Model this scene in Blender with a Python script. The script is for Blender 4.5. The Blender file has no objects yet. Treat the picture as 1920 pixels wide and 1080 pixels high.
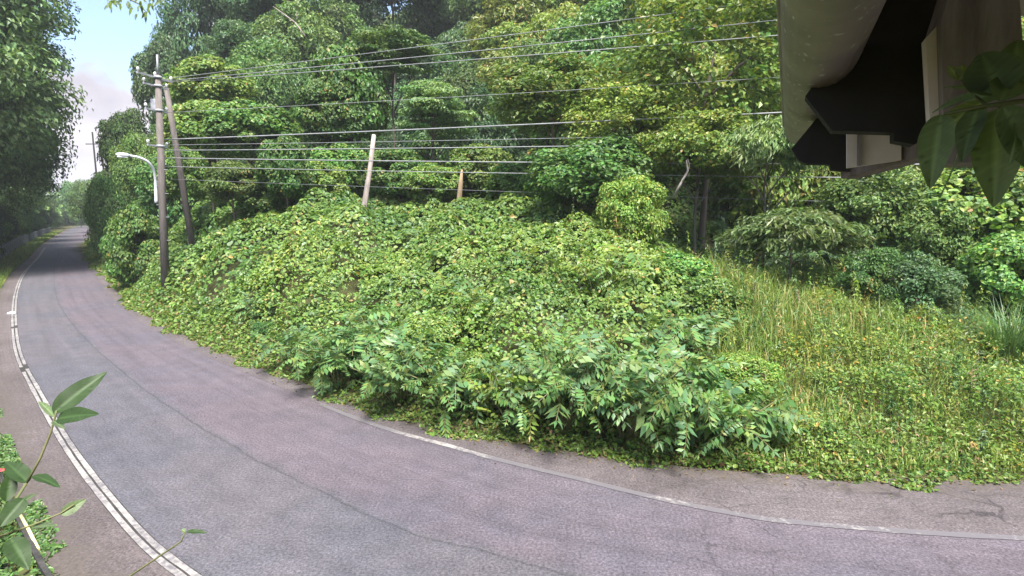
import bpy, bmesh, math, random
import numpy as np
from mathutils import Vector, Matrix

# ------------------------------------------------------------------ camera, sky, sun, exposure
SC = bpy.context.scene
COL = SC.collection
PITCH, CAMH = math.radians(7.6), 4.5
FPX = 960.0 / math.tan(math.radians(42.5))          # focal length in pixels of a 1920 px wide frame
cd = bpy.data.cameras.new('camera')
cam = bpy.data.objects.new('camera', cd); COL.objects.link(cam)
cd.sensor_width = 36.0; cd.lens = 18.0 / math.tan(math.radians(42.5))
cd.clip_start = 0.03; cd.clip_end = 3000
cam.location = (0, 0, CAMH); cam.rotation_euler = (math.pi / 2 - PITCH, 0, 0)
SC.camera = cam

SUN_EL, SUN_AZ = math.radians(62), math.radians(166)   # azimuth clockwise from +Y: behind the camera, a little to the right
world = bpy.data.worlds.new('World'); SC.world = world; world.use_nodes = True
def build_world():
    nt = world.node_tree; N = nt.nodes; L = nt.links; N.clear()
    out = N.new('ShaderNodeOutputWorld'); bg = N.new('ShaderNodeBackground'); bg.inputs[1].default_value = 0.058
    sky = N.new('ShaderNodeTexSky'); sky.sky_type = 'NISHITA'; sky.sun_disc = False
    sky.sun_elevation = SUN_EL; sky.sun_rotation = SUN_AZ; sky.dust_density = 1.5; sky.ozone_density = 2.0
    tc = N.new('ShaderNodeTexCoord')
    mp = N.new('ShaderNodeMapping'); mp.inputs['Scale'].default_value = (1.0, 1.0, 1.5); mp.inputs['Location'].default_value = (0.37, 0.11, 0.0)
    nz = N.new('ShaderNodeTexNoise'); nz.inputs['Scale'].default_value = 3.4; nz.inputs['Detail'].default_value = 7; nz.inputs['Roughness'].default_value = 0.52
    L.new(tc.outputs['Generated'], mp.inputs[0]); L.new(mp.outputs[0], nz.inputs['Vector'])
    sx = N.new('ShaderNodeSeparateXYZ'); L.new(tc.outputs['Generated'], sx.inputs[0])
    # more cloud low down, scattered cloud all over the dome above it
    el = N.new('ShaderNodeMapRange'); el.inputs[1].default_value = 0.15; el.inputs[2].default_value = 0.25; el.inputs[3].default_value = 0.22; el.inputs[4].default_value = 0.0
    L.new(sx.outputs[2], el.inputs[0])
    ad = N.new('ShaderNodeMath'); ad.operation = 'ADD'; L.new(nz.outputs[0], ad.inputs[0]); L.new(el.outputs[0], ad.inputs[1])
    cr = N.new('ShaderNodeValToRGB'); cr.color_ramp.elements[0].position = 0.53; cr.color_ramp.elements[1].position = 0.59
    L.new(ad.outputs[0], cr.inputs[0])
    n2 = N.new('ShaderNodeTexNoise'); n2.inputs['Scale'].default_value = 7; n2.inputs['Detail'].default_value = 6
    L.new(mp.outputs[0], n2.inputs['Vector'])
    c2 = N.new('ShaderNodeValToRGB'); c2.color_ramp.elements[0].position = 0.36; c2.color_ramp.elements[1].position = 0.62
    c2.color_ramp.elements[0].color = (1.75, 1.65, 1.95, 1); c2.color_ramp.elements[1].color = (3.3, 3.05, 3.2, 1)
    L.new(n2.outputs[0], c2.inputs[0])
    mx = N.new('ShaderNodeMixRGB'); L.new(cr.outputs[0], mx.inputs[0]); L.new(sky.outputs[0], mx.inputs[1]); L.new(c2.outputs[0], mx.inputs[2])
    L.new(mx.outputs[0], bg.inputs[0]); L.new(bg.outputs[0], out.inputs[0])
build_world()
sd = bpy.data.lights.new('sun', 'SUN'); sd.energy = 2.6; sd.angle = math.radians(20); sd.color = (1.0, 0.95, 0.87)
sun = bpy.data.objects.new('sun', sd); COL.objects.link(sun)
sdir = Vector((math.sin(SUN_AZ) * math.cos(SUN_EL), math.cos(SUN_AZ) * math.cos(SUN_EL), math.sin(SUN_EL)))
sun.rotation_euler = sdir.to_track_quat('Z', 'Y').to_euler(); sun.location = sdir * 60
VS = SC.view_settings
VS.view_transform = 'Standard'; VS.look = 'None'; VS.gamma = 1.0; VS.use_curve_mapping = False; VS.exposure = 2.55
SC.cycles.max_bounces = 7; SC.cycles.diffuse_bounces = 4; SC.cycles.transmission_bounces = 4; SC.cycles.use_denoising = True
SC.cycles.volume_bounces = 0

# ------------------------------------------------------------------ helpers
rng = np.random.default_rng(7); random.seed(7)
CAM = Vector((0, 0, CAMH))
FWD = Vector((0, math.cos(PITCH), -math.sin(PITCH))); UPV = Vector((0, math.sin(PITCH), math.cos(PITCH))); RGT = Vector((1, 0, 0))
def ray(x, y): return FWD + RGT * ((x - 960) / FPX) + UPV * ((540 - y) / FPX)
def P(x, y, depth): return CAM + ray(x, y) * depth                    # a place seen at that pixel, so many metres off
def G(x, y, z=0.0):
    r = ray(x, y); t = (z - CAMH) / r.z; return CAM + r * t
def onplane(x, y, p0, n):
    r = ray(x, y); return CAM + r * ((p0 - CAM).dot(n) / r.dot(n))

def smooth(a, b, x): t = np.clip((x - a) / (b - a), 0, 1); return t * t * (3 - 2 * t)
_lat = np.random.default_rng(3).random((256, 256))
def vnoise(x, y):
    xi = np.floor(x).astype(int); yi = np.floor(y).astype(int); fx = x - xi; fy = y - yi
    fx = fx * fx * (3 - 2 * fx); fy = fy * fy * (3 - 2 * fy)
    a = _lat[xi % 256, yi % 256]; b = _lat[(xi + 1) % 256, yi % 256]; c = _lat[xi % 256, (yi + 1) % 256]; d = _lat[(xi + 1) % 256, (yi + 1) % 256]
    return (a * (1 - fx) + b * fx) * (1 - fy) + (c * (1 - fx) + d * fx) * fy
def fbm(x, y, o=3):
    s = 0; a = 0.5
    for i in range(o): s = s + a * vnoise(x * 2 ** i + 17 * i, y * 2 ** i + 31 * i); a *= 0.5
    return s / (1 - 0.5 ** o)

def props(o, label=None, cat=None, group=None, kind=None):
    if label: o['label'] = label
    if cat: o['category'] = cat
    if group: o['group'] = group
    if kind: o['kind'] = kind
    return o
def link(name, me, mat=None, parent=None, **k):
    if mat is not None and not me.materials: me.materials.append(mat)
    o = bpy.data.objects.new(name, me); COL.objects.link(o)
    if parent is not None: o.parent = parent
    return props(o, **k)
def empty(name, loc, rz=0, **k):
    o = bpy.data.objects.new(name, None); COL.objects.link(o); o.location = loc; o.rotation_euler = (0, 0, rz); o.empty_display_size = 0.2
    return props(o, **k)
def mesh_np(name, V, F, col=None, smooth_=False):
    """V (n,3), F (m,k) all faces the same size, col (n,3)"""
    me = bpy.data.meshes.new(name); V = np.asarray(V, np.float32); F = np.asarray(F, np.int32); m, k = F.shape
    me.vertices.add(len(V)); me.vertices.foreach_set('co', V.ravel())
    me.loops.add(m * k); me.loops.foreach_set('vertex_index', F.ravel())
    me.polygons.add(m); me.polygons.foreach_set('loop_start', np.arange(0, m * k, k, dtype=np.int32)); me.polygons.foreach_set('loop_total', np.full(m, k, np.int32))
    me.polygons.foreach_set('use_smooth', np.full(m, smooth_, bool))
    if col is not None:
        at = me.color_attributes.new('col', 'FLOAT_COLOR', 'POINT'); c = np.ones((len(V), 4), np.float32); c[:, :3] = col; at.data.foreach_set('color', c.ravel())
    me.update(); me.validate()
    return me
class MB:
    def __init__(s): s.v = []; s.f = []
    def add(s, v, f): n = len(s.v); s.v += [tuple(q) for q in v]; s.f += [tuple(i + n for i in q) for q in f]; return s
    def box(s, c, h, M=None):
        M = M or Matrix.Identity(3); c = Vector(c)
        v = [c + M @ Vector((x * h[0], y * h[1], z * h[2])) for x in (-1, 1) for y in (-1, 1) for z in (-1, 1)]
        return s.add(v, [(0, 1, 3, 2), (4, 6, 7, 5), (0, 4, 5, 1), (2, 3, 7, 6), (0, 2, 6, 4), (1, 5, 7, 3)])
    def beam(s, a, b, w, h, up=(0, 0, 1)):
        a = Vector(a); b = Vector(b); d = (b - a); L = d.length; d.normalize(); r = d.cross(Vector(up)).normalized(); u = r.cross(d)
        return s.box((a + b) / 2, (L / 2, w / 2, h / 2), Matrix((d, r, u)).transposed())
    def tube(s, pts, rad, n=8, cap=True):
        pts = [Vector(p) for p in pts]; rad = rad if hasattr(rad, '__len__') else [rad] * len(pts); V = []; Fc = []
        ref = None
        for i, p in enumerate(pts):
            d = (pts[min(i + 1, len(pts) - 1)] - pts[max(i - 1, 0)]).normalized()
            if ref is None: ref = d.orthogonal()
            x = (ref - d * ref.dot(d)).normalized(); y = d.cross(x); ref = x
            V += [p + (x * math.cos(2 * math.pi * k / n) + y * math.sin(2 * math.pi * k / n)) * rad[i] for k in range(n)]
        for i in range(len(pts) - 1):
            Fc += [(i * n + k, i * n + (k + 1) % n, (i + 1) * n + (k + 1) % n, (i + 1) * n + k) for k in range(n)]
        if cap: Fc += [tuple(range(n))[::-1], tuple((len(pts) - 1) * n + k for k in range(n))]
        return s.add(V, Fc)
    def prism(s, poly, ext):
        n = len(poly); ext = Vector(ext); v = [Vector(p) for p in poly] + [Vector(p) + ext for p in poly]
        return s.add(v, [tuple(range(n)), tuple(range(2 * n - 1, n - 1, -1))] + [(i, i + n, (i + 1) % n + n, (i + 1) % n) for i in range(n)])
    def mesh(s, name, sm=False, bevel=0):
        me = bpy.data.meshes.new(name); me.from_pydata(s.v, [], s.f)
        bm = bmesh.new(); bm.from_mesh(me); bmesh.ops.recalc_face_normals(bm, faces=bm.faces)
        if bevel: bmesh.ops.bevel(bm, geom=list(bm.edges), offset=bevel, segments=1, affect='EDGES', profile=0.5)
        bm.to_mesh(me); bm.free()
        if sm: me.polygons.foreach_set('use_smooth', [len(p.vertices) == 4 for p in me.polygons])
        me.update(); return me

# ------------------------------------------------------------------ materials
def newmat(name):
    m = bpy.data.materials.new(name); m.use_nodes = True; nt = m.node_tree
    return m, nt.nodes, nt.links, nt.nodes['Principled BSDF']
def mat_noise(name, c1, c2, scale=5, rough=0.8, bump=0.2, spec=0.3, stretch=(1, 1, 1), c3=None):
    m, N, L, b = newmat(name); b.inputs['Roughness'].default_value = rough; b.inputs['Specular IOR Level'].default_value = spec
    tc = N.new('ShaderNodeTexCoord'); mp = N.new('ShaderNodeMapping'); mp.inputs['Scale'].default_value = stretch; L.new(tc.outputs['Object'], mp.inputs[0])
    nz = N.new('ShaderNodeTexNoise'); nz.inputs['Scale'].default_value = scale; nz.inputs['Detail'].default_value = 8; nz.inputs['Roughness'].default_value = 0.65; L.new(mp.outputs[0], nz.inputs['Vector'])
    cr = N.new('ShaderNodeValToRGB'); e = cr.color_ramp.elements; e[0].position = 0.33; e[1].position = 0.67; e[0].color = (*c1, 1); e[1].color = (*c2, 1)
    if c3: q = e.new(0.55); q.color = (*c3, 1)
    L.new(nz.outputs[0], cr.inputs[0]); L.new(cr.outputs[0], b.inputs['Base Color'])
    bp = N.new('ShaderNodeBump'); bp.inputs['Strength'].default_value = bump; bp.inputs['Distance'].default_value = 0.02; L.new(nz.outputs[0], bp.inputs['Height']); L.new(bp.outputs[0], b.inputs['Normal'])
    return m
def mat_leaf(name, rough=0.42, spec=0.35, trans=0.35, objvar=0.0, gain=1.0):
    m, N, L, b = newmat(name); b.inputs['Roughness'].default_value = rough; b.inputs['Specular IOR Level'].default_value = spec
    at = N.new('ShaderNodeAttribute'); at.attribute_name = 'col'; c = at.outputs['Color']
    if objvar > 0 or gain != 1:
        oi = N.new('ShaderNodeObjectInfo'); hs = N.new('ShaderNodeHueSaturation')
        h = N.new('ShaderNodeMapRange'); h.inputs[3].default_value = 0.5 - 0.010 * objvar; h.inputs[4].default_value = 0.5 + 0.028 * objvar; L.new(oi.outputs['Random'], h.inputs[0]); L.new(h.outputs[0], hs.inputs['Hue'])
        ml = N.new('ShaderNodeMath'); ml.operation = 'MULTIPLY'; ml.inputs[1].default_value = 7.31; L.new(oi.outputs['Random'], ml.inputs[0])
        fr = N.new('ShaderNodeMath'); fr.operation = 'FRACT'; L.new(ml.outputs[0], fr.inputs[0])
        v = N.new('ShaderNodeMapRange'); v.inputs[3].default_value = gain * (1 - 0.30 * objvar); v.inputs[4].default_value = gain * (1 + 0.30 * objvar); L.new(fr.outputs[0], v.inputs[0]); L.new(v.outputs[0], hs.inputs['Value'])
        L.new(c, hs.inputs['Color']); c = hs.outputs[0]
    L.new(c, b.inputs['Base Color'])
    tr = N.new('ShaderNodeBsdfTranslucent'); g = N.new('ShaderNodeMixRGB'); g.blend_type = 'MULTIPLY'; g.inputs[0].default_value = 1; g.inputs[2].default_value = (1.25, 1.25, 0.55, 1)
    L.new(c, g.inputs[1]); L.new(g.outputs[0], tr.inputs[0])
    mx = N.new('ShaderNodeMixShader'); mx.inputs[0].default_value = trans; L.new(b.outputs[0], mx.inputs[1]); L.new(tr.outputs[0], mx.inputs[2])
    L.new(mx.outputs[0], N['Material Output'].inputs[0])
    return m
M_leaf = mat_leaf('leaf', objvar=0.0)
M_tree = mat_leaf('tree_leaf', objvar=1.0, rough=0.45)
M_near = mat_leaf('near_leaf', rough=0.5, spec=0.3, trans=0.38)
M_bark = mat_noise('bark', (0.06, 0.05, 0.04), (0.17, 0.145, 0.12), 6, 0.9, 0.6, stretch=(1, 1, 0.25))
M_stem = mat_noise('green_stem', (0.07, 0.09, 0.03), (0.16, 0.15, 0.07), 12, 0.7, 0.2)
M_dead = mat_noise('dead_wood', (0.17, 0.14, 0.125), (0.34, 0.30, 0.28), 5, 0.9, 0.5, stretch=(1, 1, 0.2))
M_tan = mat_noise('rotten_wood', (0.14, 0.10, 0.06), (0.28, 0.21, 0.13), 5, 0.9, 0.5, stretch=(1, 1, 0.2))
M_pole = mat_noise('pole_concrete', (0.088, 0.075, 0.070), (0.155, 0.135, 0.128), 3.5, 0.85, 0.3, stretch=(3, 3, 0.5))
M_steel = mat_noise('galvanised', (0.20, 0.21, 0.24), (0.34, 0.35, 0.38), 9, 0.45, 0.1, 0.5)
M_porc = mat_noise('porcelain', (0.6, 0.6, 0.62), (0.8, 0.8, 0.82), 9, 0.25, 0.0, 0.5)
M_lamp = mat_noise('lamp_paint', (0.42, 0.45, 0.50), (0.56, 0.58, 0.62), 4, 0.4, 0.05, 0.5)
M_wire = mat_noise('cable', (0.14, 0.145, 0.155), (0.24, 0.245, 0.26), 2, 0.5, 0.0, 0.4)
M_soil = mat_noise('soil', (0.05, 0.036, 0.022), (0.13, 0.10, 0.055), 1.2, 1.0, 0.7, 0.1, c3=(0.065, 0.075, 0.03))
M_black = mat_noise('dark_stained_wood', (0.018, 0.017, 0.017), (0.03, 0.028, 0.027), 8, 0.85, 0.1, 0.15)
M_timber = mat_noise('weathered_timber', (0.11, 0.092, 0.09), (0.23, 0.20, 0.20), 5, 0.85, 0.3, 0.2, stretch=(6, 6, 0.8))
M_panel = mat_noise('pale_board', (0.42, 0.37, 0.34), (0.58, 0.52, 0.49), 4, 0.7, 0.1, 0.3)
M_wall = mat_noise('house_plaster', (0.55, 0.53, 0.49), (0.68, 0.66, 0.61), 3, 0.9, 0.2, 0.2)
M_roof = mat_noise('roof_metal', (0.10, 0.07, 0.06), (0.17, 0.12, 0.10), 4, 0.6, 0.1, 0.4)
M_fence = mat_noise('fence_steel', (0.10, 0.11, 0.125), (0.19, 0.20, 0.22), 4, 0.55, 0.1, 0.4)
M_stone = mat_noise('drain_concrete', (0.02, 0.02, 0.02), (0.05, 0.048, 0.046), 6, 0.95, 0.4, 0.2)
M_pebble = mat_noise('pebble', (0.2, 0.17, 0.15), (0.42, 0.38, 0.36), 9, 0.9, 0.3, 0.2)

def gutter_mat():
    m, N, L, b = newmat('stained_shadowed_gutter'); b.inputs['Roughness'].default_value = 0.5
    tc = N.new('ShaderNodeTexCoord')
    nz = N.new('ShaderNodeTexNoise'); nz.inputs['Scale'].default_value = 7; nz.inputs['Detail'].default_value = 6; L.new(tc.outputs['Object'], nz.inputs['Vector'])
    cr = N.new('ShaderNodeValToRGB'); e = cr.color_ramp.elements; e[0].position = .3; e[1].position = .72
    e[0].color = (0.12, 0.095, 0.075, 1); e[1].color = (0.25, 0.22, 0.13, 1); q = e.new(.52); q.color = (0.19, 0.15, 0.125, 1)  # brown to olive tones: greenish stains, plus leaf shadows painted into the colour
    L.new(nz.outputs[0], cr.inputs[0])
    mp = N.new('ShaderNodeMapping'); mp.inputs['Scale'].default_value = (14, 14, 60); mp.inputs['Rotation'].default_value = (.5, .3, .9); L.new(tc.outputs['Object'], mp.inputs[0])
    n2 = N.new('ShaderNodeTexNoise'); n2.inputs['Scale'].default_value = 3; n2.inputs['Detail'].default_value = 3; L.new(mp.outputs[0], n2.inputs['Vector'])
    c2 = N.new('ShaderNodeValToRGB'); c2.color_ramp.elements[0].position = .63; c2.color_ramp.elements[1].position = .72; L.new(n2.outputs[0], c2.inputs[0])
    mx = N.new('ShaderNodeMixRGB'); L.new(c2.outputs[0], mx.inputs[0]); L.new(cr.outputs[0], mx.inputs[1]); mx.inputs[2].default_value = (0.42, 0.40, 0.36, 1)
    bp = N.new('ShaderNodeBump'); bp.inputs['Strength'].default_value = .35; bp.inputs['Distance'].default_value = .01; L.new(nz.outputs[0], bp.inputs['Height']); L.new(bp.outputs[0], b.inputs['Normal'])
    L.new(mx.outputs[0], b.inputs['Base Color']); return m
M_gutter = gutter_mat()

def road_mat(name, base, alt, seam, dirt=None):
    """u = metres along the road, v = 0..1 from near edge to far edge"""
    m, N, L, b = newmat(name); b.inputs['Roughness'].default_value = 0.82; b.inputs['Specular IOR Level'].default_value = 0.35
    tc = N.new('ShaderNodeTexCoord'); uv = tc.outputs['UV']; ob = tc.outputs['Object']
    def noise(vec, s, d, r=0.6): n = N.new('ShaderNodeTexNoise'); n.inputs['Scale'].default_value = s; n.inputs['Detail'].default_value = d; n.inputs['Roughness'].default_value = r; L.new(vec, n.inputs['Vector']); return n.outputs[0]
    def ramp(x, stops):
        r = N.new('ShaderNodeValToRGB'); e = r.color_ramp.elements; e[0].position, e[0].color = stops[0][0], (*stops[0][1], 1); e[1].position, e[1].color = stops[-1][0], (*stops[-1][1], 1)
        for p, c in stops[1:-1]: q = e.new(p); q.color = (*c, 1)
        L.new(x, r.inputs[0]); return r.outputs[0]
    def mix(f, a, bb, mode='MIX'):
        x = N.new('ShaderNodeMixRGB'); x.blend_type = mode
        for i, q in enumerate((f, a, bb)):
            if isinstance(q, (int, float)): x.inputs[i].default_value = q
            elif isinstance(q, tuple): x.inputs[i].default_value = (*q, 1)
            else: L.new(q, x.inputs[i])
        return x.outputs[0]
    g1 = lambda v: (v, v, v)
    big = noise(ob, 0.28, 4); c = mix(ramp(big, [(.40, g1(0)), (.60, g1(1))]), base, alt)
    mid = noise(ob, 2.2, 5); c = mix(0.6, c, ramp(mid, [(.3, g1(.72)), (.7, g1(1.22))]), 'MULTIPLY')
    fine = noise(ob, 26, 6, 0.8); c = mix(1.0, c, ramp(fine, [(.36, g1(.4)), (.5, g1(.98)), (.64, g1(1.75))]), 'MULTIPLY')
    vo = N.new('ShaderNodeTexVoronoi'); vo.inputs['Scale'].default_value = 24; L.new(ob, vo.inputs['Vector'])
    c = mix(0.15, c, ramp(vo.outputs['Distance'], [(.05, g1(1.45)), (.3, g1(1.0)), (.75, g1(.7))]), 'MULTIPLY')
    # along-the-road streaks of wear
    mp = N.new('ShaderNodeMapping'); mp.inputs['Scale'].default_value = (0.12, 13, 1); L.new(uv, mp.inputs[0])
    st = noise(mp.outputs[0], 1.0, 4); c = mix(0.8, c, ramp(st, [(.3, g1(.82)), (.7, g1(1.16))]), 'MULTIPLY')
    if seam:
        sp = N.new('ShaderNodeSeparateXYZ'); L.new(uv, sp.inputs[0])
        wob = noise(ob, 1.1, 3)
        wa = N.new('ShaderNodeMath'); wa.operation = 'MULTIPLY_ADD'; L.new(wob, wa.inputs[0]); wa.inputs[1].default_value = 0.035; L.new(sp.outputs[1], wa.inputs[2])
        for pos, wd, dk in ((0.445, 0.004, .66), (0.735, 0.003, .82), (0.61, 0.002, .86)):
            su = N.new('ShaderNodeMath'); su.operation = 'SUBTRACT'; L.new(wa.outputs[0], su.inputs[0]); su.inputs[1].default_value = pos
            ab = N.new('ShaderNodeMath'); ab.operation = 'ABSOLUTE'; L.new(su.outputs[0], ab.inputs[0])
            c = mix(1.0, c, ramp(ab.outputs[0], [(0, g1(dk)), (wd * .5, g1(dk)), (wd * 1.6, g1(1))]), 'MULTIPLY')
        # far lane older and pinker
        c = mix(ramp(wa.outputs[0], [(.44, g1(0)), (.50, g1(.8))]), c, mix(1.0, c, (1.13, 1.0, 1.03), 'MULTIPLY'))
    # crazing
    dn = N.new('ShaderNodeTexNoise'); dn.inputs['Scale'].default_value = 1.5; dn.inputs['Detail'].default_value = 4; L.new(ob, dn.inputs['Vector'])
    va = N.new('ShaderNodeVectorMath'); va.operation = 'MULTIPLY_ADD'; L.new(dn.outputs['Color'], va.inputs[0]); va.inputs[1].default_value = (.9, .9, 0); L.new(ob, va.inputs[2])
    vc = N.new('ShaderNodeTexVoronoi'); vc.feature = 'DISTANCE_TO_EDGE'; vc.inputs['Scale'].default_value = 1.15; L.new(va.outputs[0], vc.inputs['Vector'])
    so = N.new('ShaderNodeSeparateXYZ'); L.new(ob, so.inputs[0])
    msk = N.new('ShaderNodeMapRange'); msk.inputs[1].default_value = 1.0; msk.inputs[2].default_value = 4.0; L.new(so.outputs[0], msk.inputs[0])
    pm = ramp(noise(ob, 0.5, 3), [(.47, g1(0)), (.56, g1(1))])
    mm = mix(1.0, msk.outputs[0], pm, 'MULTIPLY')
    crk = ramp(vc.outputs['Distance'], [(0, g1(.45)), (.012, g1(.6)), (.03, g1(1))])
    c = mix(mm, c, mix(1.0, c, crk, 'MULTIPLY'))
    if dirt is not None:
        s2 = N.new('ShaderNodeSeparateXYZ'); L.new(uv, s2.inputs[0])
        dm = N.new('ShaderNodeMapRange'); dm.inputs[1].default_value = dirt[0]; dm.inputs[2].default_value = dirt[1]; dm.inputs[3].default_value = -.12; dm.inputs[4].default_value = .42; L.new(s2.outputs[1], dm.inputs[0])
        da = N.new('ShaderNodeMath'); da.operation = 'ADD'; L.new(noise(ob, 2.6, 7, .7), da.inputs[0]); L.new(dm.outputs[0], da.inputs[1])
        c = mix(ramp(da.outputs[0], [(.55, g1(0)), (.85, g1(.75))]), c, mix(ramp(noise(ob, 14, 6, .7), [(.3, g1(0)), (.7, g1(1))]), (.040, .033, .028), (.092, .077, .066)))
    L.new(c, b.inputs['Base Color'])
    bp = N.new('ShaderNodeBump'); bp.inputs['Strength'].default_value = 0.5; bp.inputs['Distance'].default_value = 0.012; L.new(fine, bp.inputs['Height']); L.new(bp.outputs[0], b.inputs['Normal'])
    return m
M_road = road_mat('asphalt', (0.066, 0.066, 0.079), (0.077, 0.070, 0.080), True)
M_shoulder = road_mat('shoulder_asphalt', (0.070, 0.058, 0.059), (0.091, 0.076, 0.078), False, (1.0, 0.1))
M_pave = road_mat('pavement_asphalt', (0.071, 0.060, 0.063), (0.092, 0.078, 0.083), False, (0.45, 1.0))
def paint_mat():
    m, N, L, b = newmat('worn_white_paint'); b.inputs['Roughness'].default_value = 0.7
    tc = N.new('ShaderNodeTexCoord'); at = N.new('ShaderNodeAttribute'); at.attribute_name = 'col'
    nz = N.new('ShaderNodeTexNoise'); nz.inputs['Scale'].default_value = 9; nz.inputs['Detail'].default_value = 8; nz.inputs['Roughness'].default_value = .7; L.new(tc.outputs['Object'], nz.inputs['Vector'])
    ad = N.new('ShaderNodeMath'); ad.operation = 'ADD'; L.new(nz.outputs[0], ad.inputs[0]); L.new(at.outputs['Color'], ad.inputs[1])
    cr = N.new('ShaderNodeValToRGB'); cr.color_ramp.elements[0].position = .78; cr.color_ramp.elements[1].position = 1.0
    cr.color_ramp.elements[0].color = (.094, .087, .096, 1); cr.color_ramp.elements[1].color = (.245, .232, .22, 1)
    L.new(ad.outputs[0], cr.inputs[0]); L.new(cr.outputs[0], b.inputs['Base Color']); return m
M_paint = paint_mat()

# ------------------------------------------------------------------ road plan (metres; camera at the origin)
FAR = [(-330, 470), (-190, 262), (-120.1, 160.5), (-65.8, 87), (-40, 52.8), (-28.7, 39.3), (-17.7, 26.1), (-11.2, 19.4), (-6, 14.8), (-2.5, 11.9), (-0.5, 10.75), (1.4, 10.0), (3.2, 9.45), (5, 9.15), (6.8, 9.0), (9, 8.95), (14, 9.2), (24, 10.5), (60, 19)]
NEAR = [(-337, 470), (-196, 262), (-126, 160.5), (-71.8, 87), (-47.3, 55.5), (-36.5, 41.5), (-28.0, 31.2), (-21.3, 23.5), (-15.85, 17.5), (-11.65, 13.3), (-8.57, 10.3), (-6.45, 8.37), (-4.94, 7.08), (-4.07, 6.46), (-2.0, 5.1), (2.0, 3.6), (8, 2.9), (22, 4.2), (60, 12)]
def crom(pts, n=9):
    pts = [np.array(p, float) for p in pts]; pts = [2 * pts[0] - pts[1]] + pts + [2 * pts[-1] - pts[-2]]; out = []
    for i in range(1, len(pts) - 2):
        p0, p1, p2, p3 = pts[i - 1:i + 3]
        t01 = np.linalg.norm(p1 - p0) ** .5; t12 = np.linalg.norm(p2 - p1) ** .5; t23 = np.linalg.norm(p3 - p2) ** .5
        m1 = t12 * ((p1 - p0) / t01 - (p2 - p0) / (t01 + t12) + (p2 - p1) / t12); m2 = t12 * ((p2 - p1) / t12 - (p3 - p1) / (t12 + t23) + (p3 - p2) / t23)
        for k in range(n):
            t = k / n; out.append((2 * t**3 - 3 * t**2 + 1) * p1 + (t**3 - 2 * t**2 + t) * m1 + (-2 * t**3 + 3 * t**2) * p2 + (t**3 - t**2) * m2)
    out.append(pts[-2]); return np.array(out)
FP = crom(FAR); NP = crom(NEAR)
def sdist(x, y, pl):
    """signed distance from a polyline, positive to its left when walking along it (the hill side)"""
    x = np.asarray(x, float); y = np.asarray(y, float); sh = x.shape; x = x.ravel(); y = y.ravel()
    best = np.full(x.shape, 1e18); sg = np.zeros(x.shape)
    for a, b in zip(pl[:-1], pl[1:]):
        ab = b - a; t = np.clip(((x - a[0]) * ab[0] + (y - a[1]) * ab[1]) / (ab @ ab), 0, 1)
        dx = x - a[0] - t * ab[0]; dy = y - a[1] - t * ab[1]; d = dx * dx + dy * dy; k = d < best
        best[k] = d[k]; sg[k] = np.sign(ab[0] * dy[k] - ab[1] * dx[k])
    return (np.sqrt(best) * sg).reshape(sh)
_gx0, _gy0, _gs, _gnx, _gny = -110.0, -8.0, 0.4, 450, 420
_ggx, _ggy = np.meshgrid(_gx0 + np.arange(_gnx) * _gs, _gy0 + np.arange(_gny) * _gs, indexing='ij')
_gF = sdist(_ggx, _ggy, FP); _gN = sdist(_ggx, _ggy, NP)
def gdist(x, y, pl):
    """sdist looked up in a 0.4 m grid where it covers the place"""
    x = np.asarray(x, float); y = np.asarray(y, float); g = _gF if pl is FP else _gN
    u = (x - _gx0) / _gs; v = (y - _gy0) / _gs; ok = (u >= 0) & (v >= 0) & (u < _gnx - 1) & (v < _gny - 1)
    i = np.clip(u.astype(int), 0, _gnx - 2); j = np.clip(v.astype(int), 0, _gny - 2); fu = np.clip(u - i, 0, 1); fv = np.clip(v - j, 0, 1)
    r = (g[i, j] * (1 - fu) + g[i + 1, j] * fu) * (1 - fv) + (g[i, j + 1] * (1 - fu) + g[i + 1, j + 1] * fu) * fv
    if not ok.all(): r = np.array(r); r[~ok] = sdist(x[~ok], y[~ok], pl)
    return r
def height(x, y):
    x = np.asarray(x, float); y = np.asarray(y, float)
    d = gdist(x, y, FP); d = d - 9 * smooth(70, 150, y)          # flat verge along the far stretch
    mound = np.interp(d, [0.15, 1, 3, 6, 10, 14, 19, 24, 32, 45, 75, 130, 300], [-.03, .25, .95, 1.9, 3.1, 4.2, 4.8, 8.0, 17, 34, 56, 58, 58])
    flat = np.interp(d, [0.15, 1, 3, 6, 10, 14, 19, 24, 32, 45, 75, 130, 300], [-.03, .15, .55, 1.15, 1.95, 2.3, 3.1, 6.5, 15, 34, 56, 58, 58])
    steep = np.interp(d, [0.15, 1, 3, 5, 8, 12, 20, 40, 75, 130, 300], [-.03, .25, 1.2, 3.6, 8.5, 15, 26, 38, 42, 44, 46])
    bank = np.interp(d, [0.15, 1, 2, 4, 7, 11, 15, 19, 24, 32, 45, 75, 130, 300], [-.03, .5, 1.4, 2.9, 4.1, 4.7, 5.0, 5.6, 8.5, 17.5, 34, 56, 58, 58])
    wb = smooth(-4, -11, x); mound = mound * (1 - wb) + bank * wb
    w = smooth(0.0, 0.48, x / np.maximum(y, 1))
    # far along the road the hillside stands back and is lower
    hill = mound * (1 - w) + flat * w
    wl = smooth(-13, -27, x); hill = hill * (1 - wl) + steep * wl
    far = smooth(60, 240, y); hill = hill * (1 - 0.85 * far)
    hill = hill + smooth(1.5, 6, d) * (fbm(x * .22, y * .22) - .5) * 1.3
    dn = -gdist(x, y, NP); dn = dn - 6 * smooth(70, 150, y)
    near = -.03 + smooth(2.0, 3.0, dn) * .12 * smooth(-14, -20, x) + np.clip(dn - 7, 0, 25) * .2 * smooth(-16, -30, x) + smooth(1.5, 6, dn) * (fbm(x * .4, y * .4) - .5) * .25
    return np.where(d > 0, hill, np.where(dn > 0, near, -.03))
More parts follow.
